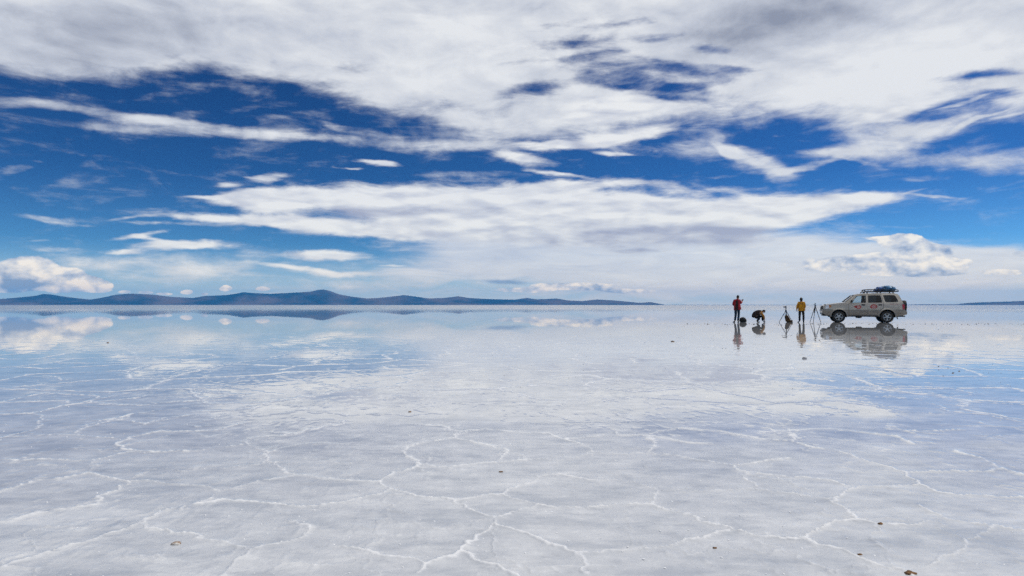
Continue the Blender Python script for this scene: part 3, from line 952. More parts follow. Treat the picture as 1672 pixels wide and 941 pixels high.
# ------------------------------------------------------------------ the off-road wagon
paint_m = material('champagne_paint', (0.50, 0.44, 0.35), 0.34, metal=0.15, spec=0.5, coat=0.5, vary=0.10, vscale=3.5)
# lower body below the waistline is a darker greige, mottled with dust
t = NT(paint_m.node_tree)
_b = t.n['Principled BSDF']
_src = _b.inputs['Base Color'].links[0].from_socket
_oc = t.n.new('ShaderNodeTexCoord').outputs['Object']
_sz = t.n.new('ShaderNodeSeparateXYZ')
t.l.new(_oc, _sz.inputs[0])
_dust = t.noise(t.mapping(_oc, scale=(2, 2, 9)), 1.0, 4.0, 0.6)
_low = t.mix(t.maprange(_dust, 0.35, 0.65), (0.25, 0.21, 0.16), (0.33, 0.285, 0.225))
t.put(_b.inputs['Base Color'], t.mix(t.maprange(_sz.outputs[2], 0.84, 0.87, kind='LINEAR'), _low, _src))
trim_m = material('black_plastic', (0.018, 0.018, 0.02), 0.55, spec=0.4, vary=.3, vscale=20)
dark_m = material('dark_interior', (0.012, 0.012, 0.013), 0.9, spec=0.2, vary=.2, vscale=10)
rubber_m = material('tyre_rubber', (0.022, 0.021, 0.02), 0.85, spec=0.3, color2=(0.05, 0.045, 0.04), vscale=9, bump=.4, bscale=60)
alloy_m = material('alloy_wheel', (0.50, 0.49, 0.46), 0.38, metal=0.6, spec=0.5, vary=.15, vscale=9)
chrome_m = material('polished_metal', (0.6, 0.6, 0.6), 0.18, metal=1.0, vary=.1, vscale=9)
lamp_m = material('lamp_glass', (0.72, 0.74, 0.76), 0.08, spec=0.8, vary=.15, vscale=40)
amber_m = material('amber_glass', (0.55, 0.22, 0.03), 0.12, spec=0.7, vary=.2, vscale=40)
red_m = material('red_lens', (0.42, 0.02, 0.02), 0.15, spec=0.7, vary=.2, vscale=40)
emblem_m = material('red_print', (0.38, 0.035, 0.028), 0.6, vary=.3, vscale=25)
white_m = material('white_print', (0.72, 0.68, 0.64), 0.6, vary=.08, vscale=25)
grey_m = material('grey_print', (0.17, 0.15, 0.13), 0.7, vary=.2, vscale=25)
seat_m = material('grey_seat_cloth', (0.035, 0.035, 0.04), 0.95, vary=.3, vscale=30)


def glass(name, tint, rough=0.03):
    m = bpy.data.materials.new(name)
    m.use_nodes = True
    t = NT(m.node_tree)
    t.n.remove(t.n['Principled BSDF'])
    tr = t.n.new('ShaderNodeBsdfTransparent')
    nz = t.noise(t.n.new('ShaderNodeTexCoord').outputs['Object'], 5, 3)
    t.put(tr.inputs['Color'], t.mix(nz, tuple(c * .85 for c in tint), tint))
    gl = t.n.new('ShaderNodeBsdfGlossy')
    gl.inputs['Roughness'].default_value = rough
    fr = t.n.new('ShaderNodeFresnel')
    fr.inputs['IOR'].default_value = 1.45
    mx = t.n.new('ShaderNodeMixShader')
    t.l.new(fr.outputs[0], mx.inputs[0])
    t.l.new(tr.outputs[0], mx.inputs[1])
    t.l.new(gl.outputs[0], mx.inputs[2])
    t.l.new(mx.outputs[0], t.n['Material Output'].inputs['Surface'])
    return m


clear_m = glass('clear_glass', (0.80, 0.86, 0.86))
tint_m = glass('tinted_glass', (0.13, 0.15, 0.155))


def C(x, y):
    """a point of the enlarged photograph of the wagon -> (length, height) in metres"""
    return ((x - 315) / 168.4, (485 - y) / 155.5)


BODY_Y = [(0.0, .90), (.45, .93), (.75, .965), (1.0, .97), (1.22, .955), (1.34, .93), (1.62, .84), (1.80, .76), (1.95, .66)]


def yw(z, x=1.5):
    """half width of the body at a height (tumblehome) and along the length (rounded nose and tail)"""
    zs, ys = zip(*BODY_Y)
    w = float(np.interp(z, zs, ys))
    nose = max(0.0, -0.45 - x) / 0.56
    tail = max(0.0, x - 3.55) / 0.45
    return w - 0.13 * nose ** 2 - 0.07 * tail ** 2


def poly_mesh(bm, outer, holes=(), side=-1, off=0.0, cuts=(.6, .75, 1.0, 1.22, 1.34, 1.5, 1.62, 1.72, 1.8, 1.88), thick=0.0):
    """flat outline (length, height) with holes, laid on the body side"""
    b2 = bmesh.new()
    es = []
    for loop in [outer, *holes]:
        vs = [b2.verts.new((p[0], 0, p[1])) for p in loop]
        es += [b2.edges.new((vs[i], vs[(i + 1) % len(vs)])) for i in range(len(vs))]
    bmesh.ops.triangle_fill(b2, edges=es, use_beauty=True, use_dissolve=False)
    for z in cuts:
        bmesh.ops.bisect_plane(b2, geom=b2.verts[:] + b2.edges[:] + b2.faces[:], plane_co=(0, 0, z), plane_no=(0, 0, 1))
    for x in (-.9, -.75, -.6, -.45, 3.55, 3.7, 3.85):
        bmesh.ops.bisect_plane(b2, geom=b2.verts[:] + b2.edges[:] + b2.faces[:], plane_co=(x, 0, 0), plane_no=(1, 0, 0))
    bmesh.ops.recalc_face_normals(b2, faces=b2.faces)
    if b2.faces and sum(f.normal.y * f.calc_area() for f in b2.faces) * side < 0:
        bmesh.ops.reverse_faces(b2, faces=b2.faces)
    if thick:
        r = bmesh.ops.extrude_face_region(b2, geom=b2.faces[:])
        new = [v for v in r['geom'] if isinstance(v, bmesh.types.BMVert)]
        newset = set(new)
        for v in b2.verts:
            base = yw(v.co.z, v.co.x) + off
            v.co.y = side * (base if v in newset else base - thick)
    else:
        for v in b2.verts:
            v.co.y = side * (yw(v.co.z, v.co.x) + off)
    m = {}
    for v in b2.verts:
        m[v] = bm.verts.new(v.co)
    for f in b2.faces:
        try:
            bm.faces.new([m[v] for v in f.verts])
        except ValueError:
            pass
    b2.free()


def arc(cx, cz, r, a0, a1, n=14):
    return [(cx + r * math.cos(R(a0 + (a1 - a0) * i / n)), cz + r * math.sin(R(a0 + (a1 - a0) * i / n))) for i in range(n + 1)]


WB, WR = 2.85, 0.392
ARCH = 0.475
upper = [C(*p) for p in [(180, 408), (165, 400), (146, 388), (143, 372), (145, 352), (158, 348), (157, 330), (160, 312), (168, 305), (186, 301), (250, 292), (320, 284), (378, 279),
                         (386, 272), (430, 236), (470, 205), (492, 196), (520, 191), (600, 187), (700, 185), (800, 185), (880, 187), (902, 192), (914, 203),
                         (932, 238), (952, 285), (960, 315), (964, 352), (985, 366), (990, 378), (984, 398), (960, 408), (905, 414), (880, 420)]]
lower = [(x, z) for x, z in arc(WB, WR + .02, ARCH, 5, 180)] + [C(702, 424), C(420, 424)] + [(x, z) for x, z in arc(0, WR + .02, ARCH, 0, 176)]
outline = upper + lower

wagon_o = thing('off_road_wagon', 'champagne beige off-road wagon with red door emblems and blue luggage on its roof rack', 'car')


def part(name, bm, mat, parent=wagon_o, label=None, **k):
    o = link_mesh(name, bm, mat, parent, **k)
    if label:
        o['label'] = label
    return o


fd = [C(*p) for p in [(416, 292), (430, 281), (452, 255), (482, 214), (494, 203), (520, 200), (602, 198), (602, 406), (420, 406), (416, 400)]]
fw = [C(*p) for p in [(443, 284), (462, 258), (490, 217), (500, 210), (524, 208), (590, 206), (586, 281)]]
rd = [C(*p) for p in [(605, 198), (680, 197), (742, 199), (752, 250), (757, 290), (756, 335), (738, 345), (722, 365), (714, 390), (708, 406), (605, 406)]]
rw = [C(*p) for p in [(611, 206), (680, 204), (735, 206), (742, 240), (746, 279), (609, 281)]]
qw = [C(*p) for p in [(760, 205), (820, 203), (872, 204), (884, 218), (903, 262), (902, 270), (888, 274), (790, 276), (778, 272)]]


def shrink(loop, d):
    cx = sum(p[0] for p in loop) / len(loop)
    cz = sum(p[1] for p in loop) / len(loop)
    out = []
    for x, z in loop:
        l = math.hypot(x - cx, z - cz)
        out.append((cx + (x - cx) * (1 - d / l), cz + (z - cz) * (1 - d / l)))
    return out


# body: both sides, and the skin across between them
bm = bmesh.new()
for s in (-1, 1):
    poly_mesh(bm, outline, [shrink(fd, -.022), shrink(rd, -.022), qw], side=s)


def across(bm, a, b, n=8, crown=0.0, inset=0.0):
    """a strip over the whole width from outline point a to b"""
    for p, q in ((a, b),):
        r0, r1 = [], []
        for k in range(n + 1):
            u = -1 + 2 * k / n
            for pt, r in ((p, r0), (q, r1)):
                r.append(bm.verts.new((pt[0], u * (yw(pt[1], pt[0]) - inset), pt[1] + crown * (1 - u * u))))
        for k in range(n):
            bm.faces.new((r0[k], r0[k + 1], r1[k + 1], r1[k]))


roof_i = range(14, 24)
for i in range(len(upper) - 1):
    if i in (13, 14) or i in (24,):
        continue
    crown = 0.035 if 9 <= i <= 11 else (0.03 if 15 <= i <= 22 else 0)
    across(bm, upper[i], upper[i + 1], crown=crown)
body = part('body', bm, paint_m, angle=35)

# windscreen with frame, rear window
bm = bmesh.new()
across(bm, upper[13], upper[15], inset=.07)
part('windscreen', bm, clear_m)
bm = bmesh.new()
for s in (-1, 1):
    tube(bm, [(upper[13][0], s * (yw(upper[13][1]) - .03), upper[13][1]), (upper[15][0], s * (yw(upper[15][1]) - .03), upper[15][1])], .035)
tube(bm, [(upper[13][0], -.85, upper[13][1]), (upper[13][0], .85, upper[13][1])], .02)
part('windscreen_frame', bm, trim_m)
bm = bmesh.new()
across(bm, upper[24], upper[25], inset=.1)
part('rear_window', bm, tint_m)

# floor pan, arch liners, inner lining: dark
bm = bmesh.new()
box(bm, (1.5, 0, .56), (3.6, 1.55, .12))
box(bm, (.05, 0, .80), (.8, 1.2, .45))
box(bm, (.50, 0, .95), (.16, 1.6, .7))
for cx in (0, WB):
    for s in (-1, 1):
        a = arc(cx, WR + .02, ARCH + .005, -8, 188, 16)
        r0 = [bm.verts.new((x, s * .94, z)) for x, z in a]
        r1 = [bm.verts.new((x, s * .58, z)) for x, z in a]
        for k in range(16):
            bm.faces.new((r0[k], r0[k + 1], r1[k + 1], r1[k]))
        bm.faces.new(r1)
part('floor_pan', bm, dark_m, smooth=False)
bm = bmesh.new()
box(bm, (1.30, .02, .42), (.34, .5, .26), bev=.06)
tube(bm, [(.05, .1, .40), (1.30, .05, .42), (WB, .1, .40)], .04)
box(bm, (0, .1, .40), (.14, 1.3, .12), bev=.04)
box(bm, (WB, .1, .40), (.16, 1.3, .14), bev=.04)
box(bm, (WB, .1, .40), (.32, .3, .30), bev=.09)
part('underbody', bm, dark_m)

# doors with window, handle, emblem
EMB_F = [C(*p) for p in [(460, 322), (474, 315), (490, 308), (506, 311), (520, 306), (534, 312), (541, 322), (538, 333), (526, 341), (514, 345), (502, 341), (488, 338), (480, 330), (470, 326)]]
EMB_R = [C(*p) for p in [(622, 322), (634, 314), (636, 304), (650, 299), (664, 295), (680, 299), (690, 306), (699, 316), (697, 326), (690, 334), (676, 340), (660, 341), (640, 338), (630, 330)]]
BARS_F = [[(500, 317), (522, 315), (522, 318), (500, 320)], [(496, 324), (531, 322), (531, 326), (496, 328)], [(504, 332), (514, 331), (514, 336), (504, 337)], [(519, 332), (526, 331), (525, 335), (519, 336)]]
BARS_R = [[(646, 308), (682, 305), (684, 307.5), (646, 310.5)], [(640, 318), (686, 315), (686, 318), (640, 321)], [(644, 327), (684, 325), (684, 328), (644, 330)], [(650, 334), (676, 333), (676, 335), (650, 336)]]
TXT_F = [[(498, 361), (576, 359), (576, 361.5), (498, 363.5)], [(520, 371), (582, 369), (582, 372), (520, 374)]]
TXT_R = [[(640, 350), (690, 348), (690, 350.5), (640, 352.5)], [(640, 362), (700, 360), (700, 363), (640, 365)], [(650, 373), (686, 372), (686, 374.5), (650, 375.5)]]
for s in (-1, 1):
    for nm, outer, win, emb, bars, txt, hx in (('front_door', fd, fw, EMB_F, BARS_F, TXT_F, 560), ('rear_door', rd, rw, EMB_R, BARS_R, TXT_R, 727)):
        bm = bmesh.new()
        poly_mesh(bm, outer, [win], side=s, off=.002, thick=.03)
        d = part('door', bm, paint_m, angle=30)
        bm = bmesh.new()
        poly_mesh(bm, shrink(outer, -.035), [shrink(win, .03)], side=s, off=-.045)
        part('door_frame', bm, trim_m)
        bm = bmesh.new()
        ow = shrink(win, -.004)
        poly_mesh(bm, ow, [shrink(win, .035)], side=s, off=.004, thick=.02)
        part('window_frame', bm, trim_m, d)
        bm = bmesh.new()
        poly_mesh(bm, shrink(win, .02), side=s, off=-.012)
        part('window', bm, clear_m if nm == 'front_door' else tint_m, d)
        bm = bmesh.new()
        hxm, hz = C(hx, 302)
        box(bm, (hxm, s * (yw(hz) + .018), hz), (.20, .045, .075), bev=.018)
        part('handle', bm, trim_m, d)
        bm = bmesh.new()
        poly_mesh(bm, emb, side=s, off=.006)
        part('emblem', bm, emblem_m, d, 'red emblem with pale lettering')
        bm = bmesh.new()
        for q in bars:
            poly_mesh(bm, [C(*p) for p in q], side=s, off=.009)
        part('emblem_lettering', bm, white_m, d)
        for q in txt:
            bm = bmesh.new()
            x0, x1 = q[0][0], q[1][0]
            k = x0
            rr_ = random.Random(int(x0 + q[0][1]))
            while k < x1 - 3:
                w = rr_.uniform(4, 11)
                y = np.interp(k, (x0, x1), (q[0][1], q[1][1]))
                poly_mesh(bm, [C(k, y), C(min(k + w, x1), y - .1), C(min(k + w, x1), y + 2.6), C(k, y + 2.6)], side=s, off=.006)
                k += w + 2.5
            part('door_lettering', bm, grey_m, d)
    bm = bmesh.new()
    poly_mesh(bm, qw, [shrink(qw, .035)], side=s, off=.003)
    part('window_frame', bm, trim_m)
    bm = bmesh.new()
    poly_mesh(bm, shrink(qw, .02), side=s, off=-.012)
    part('side_window', bm, tint_m)
    # lettering on the rear flank
    bm = bmesh.new()
    for q in [(826, 840), (844, 862), (866, 890), (893, 902)]:
        poly_mesh(bm, [C(q[0], 293.5), C(q[1], 294), C(q[1], 297), C(q[0], 296.5)], side=s, off=.004)
    part('flank_lettering', bm, emblem_m)
    # wheel arch flares
    for cx in (0, WB):
        bm = bmesh.new()
        o_, i_ = arc(cx, WR + .02, ARCH + .075, -2, 182, 20), arc(cx, WR + .02, ARCH - .012, -2, 182, 20)
        ro = [bm.verts.new((x, s * (yw(z, x) + .004), z)) for x, z in o_]
        rm = [bm.verts.new((x, s * (yw(z, x) + .045), z)) for x, z in arc(cx, WR + .02, ARCH + .03, -2, 182, 20)]
        ri = [bm.verts.new((x, s * (yw(z, x) + .042), z)) for x, z in i_]
        rj = [bm.verts.new((x, s * (yw(z, x) - .06), z)) for x, z in i_]
        for u, v in ((ro, rm), (rm, ri), (ri, rj)):
            for k in range(20):
                bm.faces.new((u[k], u[k + 1], v[k + 1], v[k]))
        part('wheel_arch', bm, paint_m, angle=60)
    # waistline crease of the lower cladding, sill step
    for x0, x1 in ((880, 955), (160, 240)):
        bm = bmesh.new()
        a, b = C(x0, 353), C(x1, 353)
        poly_mesh(bm, [a, b, (b[0], b[1] + .015), (a[0], a[1] + .015)], side=s, off=.005)
        part('side_moulding', bm, trim_m)
    bm = bmesh.new()
    a, b = C(402, 415), C(712, 415)
    box(bm, ((a[0] + b[0]) / 2, s * .93, .425), (b[0] - a[0], .16, .07), bev=.02)
    tube(bm, [(a[0] + .2, s * .9, .46), (a[0] + .2, s * .6, .52)], .02)
    tube(bm, [(b[0] - .2, s * .9, .46), (b[0] - .2, s * .6, .52)], .02)
    part('running_board', bm, trim_m)
    # mirror
    bm = bmesh.new()
    mx_, mz_ = C(443, 268)
    box(bm, (mx_, s * 1.04, mz_ + .02), (.10, .19, .16), bev=.03)
    tube(bm, [(mx_ + .03, s * .88, mz_ - .07), (mx_, s * 1.0, mz_ - .02)], .025)
    part('wing_mirror', bm, trim_m)
    # lamps
    bm = bmesh.new()
    poly_mesh(bm, [C(*p) for p in [(176, 345), (178, 315), (186, 306), (212, 304), (214, 330), (204, 343)]], side=s, off=.008)
    box(bm, (-.86, s * .66, 1.0), (.10, .30, .17), bev=.03)
    part('headlight', bm, lamp_m)
    bm = bmesh.new()
    poly_mesh(bm, [C(*p) for p in [(214.5, 304), (236, 306), (240, 314), (232, 326), (215, 332)]], side=s, off=.008)
    part('indicator', bm, amber_m)
    bm = bmesh.new()
    poly_mesh(bm, [C(*p) for p in [(940, 297), (957, 296), (963, 320), (964, 348), (944, 349)]], side=s, off=.008)
    box(bm, (3.845, s * .80, 1.03), (.05, .14, .32), bev=.015)
    part('tail_light', bm, red_m)
    bm = bmesh.new()
    box(bm, (3.42, s * .80, .40), (.025, .28, .30), bev=.006, rot=Matrix.Rotation(R(-18), 3, 'Y'))
    part('mud_flap', bm, trim_m)
    bm = bmesh.new()
    lathe(bm, [(.0001, -.03), (.06, -.03), (.07, .0), (.07, .03), (.0001, .03)], 16, 'X', (-.99, s * .60, .62))
    part('fog_lamp', bm, lamp_m)

# nose: grille, bumper
bm = bmesh.new()
box(bm, (-.925, 0, 1.0), (.07, 1.0, .20), bev=.02)
for k in range(4):
    box(bm, (-.965, 0, .93 + .05 * k), (.02, .96, .018), bev=.004)
part('grille', bm, trim_m)
bm = bmesh.new()
box(bm, (-.93, 0, .67), (.16, 1.60, .27), bev=.05)
for s in (-1, 1):
    tube(bm, [(-.97, s * .38, .60), (-1.01, s * .38, .78), (-.97, s * .38, 1.03), (-.90, s * .38, 1.10)], .028)
    tube(bm, [(-.95, s * .78, .60), (-.97, s * .79, .80), (-.94, s * .78, .86)], .028)
tube(bm, [(-.94, -.78, .86), (-1.0, -.38, .9), (-1.0, .38, .9), (-.94, .78, .86)], .026)
box(bm, (-.82, 0, .49), (.24, 1.3, .12), bev=.04)
part('front_bumper', bm, trim_m)
bm = bmesh.new()
box(bm, (3.93, 0, .62), (.18, 1.74, .17), bev=.05)
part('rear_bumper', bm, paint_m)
bm = bmesh.new()
box(bm, (3.62, 0, .455), (.42, 1.3, .08), bev=.02)
tube(bm, [(3.5, -.55, .42), (3.95, -.55, .43)], .035)
part('tow_frame', bm, dark_m)

# wheels
def wheel(x, s, steer=0.0):
    bm = bmesh.new()
    lathe(bm, [(.225, -.10), (.25, -.125), (.33, -.13), (.372, -.118), (.390, -.085), (.393, -.04), (.393, .04), (.390, .085), (.372, .118), (.33, .13), (.25, .125), (.225, .10)], 56)
    bm.verts.ensure_lookup_table()
    for i, v in enumerate(bm.verts):
        if math.hypot(v.co.x, v.co.z) > .37 and i % 2:
            k = 1 - .005 / math.hypot(v.co.x, v.co.z)
            v.co.x *= k
            v.co.z *= k
    o = part('wheel', bm, rubber_m, angle=30)
    o.location = (x, s * .80, WR)
    o.rotation_euler = (0, 0, steer)
    bm = bmesh.new()
    y0 = s * .115
    lathe(bm, [(.235, y0 - s * .15), (.232, y0 - s * .03), (.240, y0), (.222, y0 - s * .004), (.205, y0 - s * .05), (.20, y0 - s * .09), (.0002, y0 - s * .09)], 48)
    for k in range(5):
        a = 2 * math.pi * k / 5 + .3
        pts = []
        for rr, wd in ((.06, .075), (.13, .060), (.215, .085)):
            pts.append((rr, wd))
        fr_, bk = [], []
        for yy, lst in ((y0 - s * .012, fr_), (y0 - s * .06, bk)):
            for sg in (1, -1):
                for rr, wd in (pts if sg == 1 else pts[::-1]):
                    p = Vector((rr, 0, sg * wd / 2))
                    p = Matrix.Rotation(a, 3, 'Y') @ p
                    lst.append(bm.verts.new((p.x, yy, p.z)))
        bm.faces.new(fr_)
        for i in range(6):
            bm.faces.new((fr_[i], fr_[(i + 1) % 6], bk[(i + 1) % 6], bk[i]))
    lathe(bm, [(.085, y0 - s * .07), (.083, y0 - s * .005), (.05, y0 + s * .004), (.0002, y0 + s * .004)], 24)
    part('rim', bm, alloy_m, o, angle=30)
    bm = bmesh.new()
    lathe(bm, [(.0002, y0 - s * .084), (.198, y0 - s * .084), (.198, y0 - s * .075), (.0002, y0 - s * .075)], 32)
    part('brake_disc', bm, dark_m, o)


for x in (0, WB):
    for s in (-1, 1):
        wheel(x, s, R(-4) if x == 0 else 0)

# spare wheel on the tailgate
bm = bmesh.new()
lathe(bm, [(.18, -.12), (.30, -.13), (.355, -.115), (.375, -.07), (.378, 0), (.375, .07), (.355, .115), (.30, .13), (.18, .12)], 48, 'X')
sw = part('spare_wheel', bm, rubber_m)
sw.location = (4.0, .08, 1.09)
bm = bmesh.new()
lathe(bm, [(.20, .10), (.215, .128), (.15, .15), (.05, .16), (.0002, .16)], 32, 'X')
box(bm, (-.13, 0, -.02), (.12, .3, .34), bev=.02)
part('spare_rim', bm, alloy_m, sw)

# seats, wheel, headrests seen through the glass
for x, y in ((1.45, -.42), (1.45, .42)):
    bm = bmesh.new()
    box(bm, (x - .1, y, .88), (.5, .48, .16), bev=.05)
    box(bm, (x + .16, y, 1.15), (.15, .48, .55), bev=.05, rot=Matrix.Rotation(R(12), 3, 'Y'))
    box(bm, (x + .235, y, 1.50), (.10, .27, .18), bev=.035, rot=Matrix.Rotation(R(10), 3, 'Y'))
    part('seat', bm, seat_m)
for x, h in ((2.36, 0), (3.22, .02)):
    bm = bmesh.new()
    box(bm, (x - .15, 0, .90), (.5, 1.35, .16), bev=.05)
    box(bm, (x + .12, 0, 1.18), (.15, 1.35, .55), bev=.05, rot=Matrix.Rotation(R(12), 3, 'Y'))
    for y in (-.45, 0, .45):
        box(bm, (x + .2, y, 1.52 + h), (.10, .25, .16), bev=.035)
    part('bench_seat', bm, seat_m)
bm = bmesh.new()
for k in range(24):
    a0, a1 = 2 * math.pi * k / 24, 2 * math.pi * (k + 1) / 24
    tube(bm, [(.92 - .1 * math.sin(a), -.42 + .19 * math.cos(a), 1.18 + .16 * math.sin(a)) for a in (a0, a1)], .016, 6, cap=False)
tube(bm, [(.75, -.42, 1.1), (.92, -.42, 1.18)], .03)
part('steering_wheel', bm, trim_m)
bm = bmesh.new()
box(bm, (.66, 0, 1.16), (.34, 1.5, .28), bev=.06)
part('dashboard', bm, trim_m)

# roof rack: rails, feet, slats, basket hoops
rk = bmesh.new()
zr = 2.045
for s in (-1, 1):
    tube(rk, [C2 for C2 in [(1.50, s * .60, 1.945), (1.56, s * .60, zr - .01), (1.66, s * .62, zr), (3.50, s * .62, zr), (3.58, s * .60, zr + .02)]], .034)
    tube(rk, [(1.62, s * .62, zr), (1.60, s * .62, zr + .10), (1.66, s * .62, zr + .14), (2.38, s * .62, zr + .14)], .020)
    tube(rk, [(2.38, s * .62, zr + .14), (3.45, s * .62, zr + .13), (3.58, s * .62, zr + .10), (3.58, s * .62, zr)], .013)
    for x in (1.74, 2.52, 3.26):
        box(rk, (x, s * .60, 1.985), (.07, .05, .12), bev=.01)
    for k in range(9):
        x = 1.66 + .09 * k
        tube(rk, [(x, s * .62, zr), (x, s * .62, zr + .14)], .008, 6)
    for k in range(6):
        x = 2.5 + .2 * k
        tube(rk, [(x, s * .62, zr), (x, s * .62, zr + .13)], .008, 6)
for k in range(14):
    x = 1.62 + .148 * k
    tube(rk, [(x, -.62, zr), (x, .62, zr)], .014, 6)
tube(rk, [(1.6, -.62, zr + .1), (1.6, .62, zr + .1)], .014)
tube(rk, [(3.58, -.62, zr + .1), (3.58, .62, zr + .1)], .014)
part('roof_rack', rk, trim_m)
# spot lamps at the front of the rack
for s in (-.4, .4):
    bm = bmesh.new()
    lathe(bm, [(.0002, -.03), (.05, -.03), (.06, .03), (.0002, .03)], 14, 'X', (1.60, s, zr + .10))
    part('roof_lamp', bm, trim_m)

CARX, CARY, CARYAW = None, None, R(-19)
fx = ground_at(1369.7, 526.9)
fx = Vector((fx.x, fx.y, 0)) * (45.5 / fx.y)
cs, sn = math.cos(CARYAW), math.sin(CARYAW)
# place the near front tyre (local y = -0.8) at that spot
wagon_o.location = (fx.x - (0 * cs - (-.8) * sn), fx.y - (0 * sn + (-.8) * cs), -.004)
wagon_o.rotation_euler = (0, 0, CARYAW)
wagon_M = Matrix.Translation(wagon_o.location) @ Matrix.Rotation(CARYAW, 4, 'Z')

# luggage on the rack
tarp_m = material('blue_tarpaulin', (0.04, 0.13, 0.38), 0.5, spec=0.5, color2=(0.015, 0.05, 0.16), vscale=6, bump=.9, bscale=9)
teal_m = material('teal_tarpaulin', (0.03, 0.17, 0.33), 0.45, spec=0.5, color2=(0.012, 0.055, 0.13), vscale=6, bump=.9, bscale=8)
strap_m = material('webbing_strap', (0.03, 0.03, 0.035), .8, vary=.3, vscale=30)


def lump(name, c, s, mat, label, cat, seed, group=None, power=2.6):
    """soft packed bag: a rounded box with folds, lashed by straps"""
    bm = bmesh.new()
    bmesh.ops.create_icosphere(bm, subdivisions=4, radius=1.0)
    for v in bm.verts:
        n = v.co.normalized()
        k = (abs(n.x) ** power + abs(n.y) ** power + abs(n.z) ** power) ** (-1 / power)
        f = 1 + .14 * mnoise.noise(n * 1.7 + Vector((seed, 0, 0))) + .07 * mnoise.noise(n * 4.5 + Vector((0, seed, 0)))
        v.co = Vector((n.x * s[0], n.y * s[1], n.z * s[2])) * k * f
    o = link_mesh(name, bm, mat, angle=70)
    o.location = wagon_M @ Vector(c)
    o.rotation_euler = (0, 0, CARYAW)
    tag(o, label, cat, group)
    for x in (-.45, .4):
        bm = bmesh.new()
        ring = []
        for k in range(24):
            a = 2 * math.pi * k / 24
            n = Vector((x, math.cos(a) * .85, math.sin(a) * .85)).normalized()
            kk = (abs(n.x) ** power + abs(n.y) ** power + abs(n.z) ** power) ** (-1 / power)
            f = 1.03 + .14 * mnoise.noise(n * 1.7 + Vector((seed, 0, 0)))
            ring.append(Vector((n.x * s[0], n.y * s[1], n.z * s[2])) * kk * f)
        for a, b in zip(ring, ring[1:] + ring[:1]):
            tube(bm, [a, b], .012, 6, cap=False)
        link_mesh('strap', bm, strap_m, o)
    return o


G = 'luggage lashed to the roof rack'
lump('travel_bag', (3.05, 0, 2.235), (.44, .50, .20), teal_m, 'largest teal blue tarpaulin bundle at the rear of the roof rack', 'luggage', 1, G)
lump('travel_bag', (2.58, .05, 2.20), (.24, .46, .165), tarp_m, 'rounded dark blue bag in the middle of the roof luggage', 'luggage', 4, G)
lump('travel_bag', (2.31, -.1, 2.14), (.11, .38, .105), tarp_m, 'small blue roll at the front end of the roof luggage', 'luggage', 8, G, 2.2)


# ------------------------------------------------------------------ people
skin_m = material('skin', (0.30, 0.17, 0.11), 0.6, spec=0.35, vary=.12, vscale=30)
hair_m = material('black_hair', (0.012, 0.010, 0.009), 0.7, spec=0.4, vary=.4, vscale=60, bump=.6, bscale=90)
red_j = material('red_jacket_cloth', (0.36, 0.022, 0.028), 0.8, spec=0.25, color2=(0.19, 0.012, 0.018), vscale=9, bump=.7, bscale=14)
brown_cloth_m = material('dark_brown_cloth', (0.028, 0.018, 0.014), 0.85, spec=0.2, vary=.4, vscale=14, bump=.5, bscale=20)
jeans_m = material('blue_denim', (0.020, 0.036, 0.062), 0.85, spec=0.2, color2=(0.012, 0.020, 0.035), vscale=12, bump=.5, bscale=20)
black_m = material('black_cloth', (0.010, 0.010, 0.012), 0.85, spec=0.2, vary=.5, vscale=12, bump=.5, bscale=20)
boot_m = material('boot_leather', (0.016, 0.013, 0.011), 0.6, spec=0.35, vary=.4, vscale=20)
yel_j = material('yellow_jacket_cloth', (0.58, 0.27, 0.012), 0.75, spec=0.25, color2=(0.34, 0.14, 0.008), vscale=9, bump=.7, bscale=14)
ochre_m = material('ochre_cloth', (0.40, 0.19, 0.03), 0.8, spec=0.25, color2=(0.22, 0.10, 0.02), vscale=10, bump=.7, bscale=14)
gear_m = material('camera_black', (0.015, 0.015, 0.016), 0.45, spec=0.5, vary=.3, vscale=40)
leg_m = material('dark_anodised_tube', (0.05, 0.055, 0.065), 0.4, metal=.5, vary=.2, vscale=20)


def skin_mesh(name, joints, bones, mat, parent=None, sub=2, root=None):
    """one continuous surface grown round a skeleton: joints {key: (x, y, z, radius)} joined by bones"""
    keys = list(joints)
    me = bpy.data.meshes.new(name)
    me.from_pydata([joints[k][:3] for k in keys], [(keys.index(a), keys.index(b)) for a, b in bones], [])
    o = bpy.data.objects.new(name, me)
    COL.objects.link(o)
    o.modifiers.new('skin', 'SKIN').use_smooth_shade = True
    for k, v in zip(keys, me.skin_vertices[0].data):
        r = joints[k][3]
        v.radius = r if isinstance(r, tuple) else (r, r)
        v.use_root = (k == (root or keys[0]))
    s = o.modifiers.new('sub', 'SUBSURF')
    s.levels = s.render_levels = sub
    dg = bpy.context.evaluated_depsgraph_get()
    dg.update()
    m2 = bpy.data.meshes.new_from_object(o.evaluated_get(dg))
    m2.name = name
    bpy.data.objects.remove(o)
    bpy.data.meshes.remove(me)
    m2.materials.clear()
    m2.materials.append(mat)
    m2.shade_smooth()
    o = bpy.data.objects.new(name, m2)
    COL.objects.link(o)
    if parent is not None:
        o.parent = parent
    return o


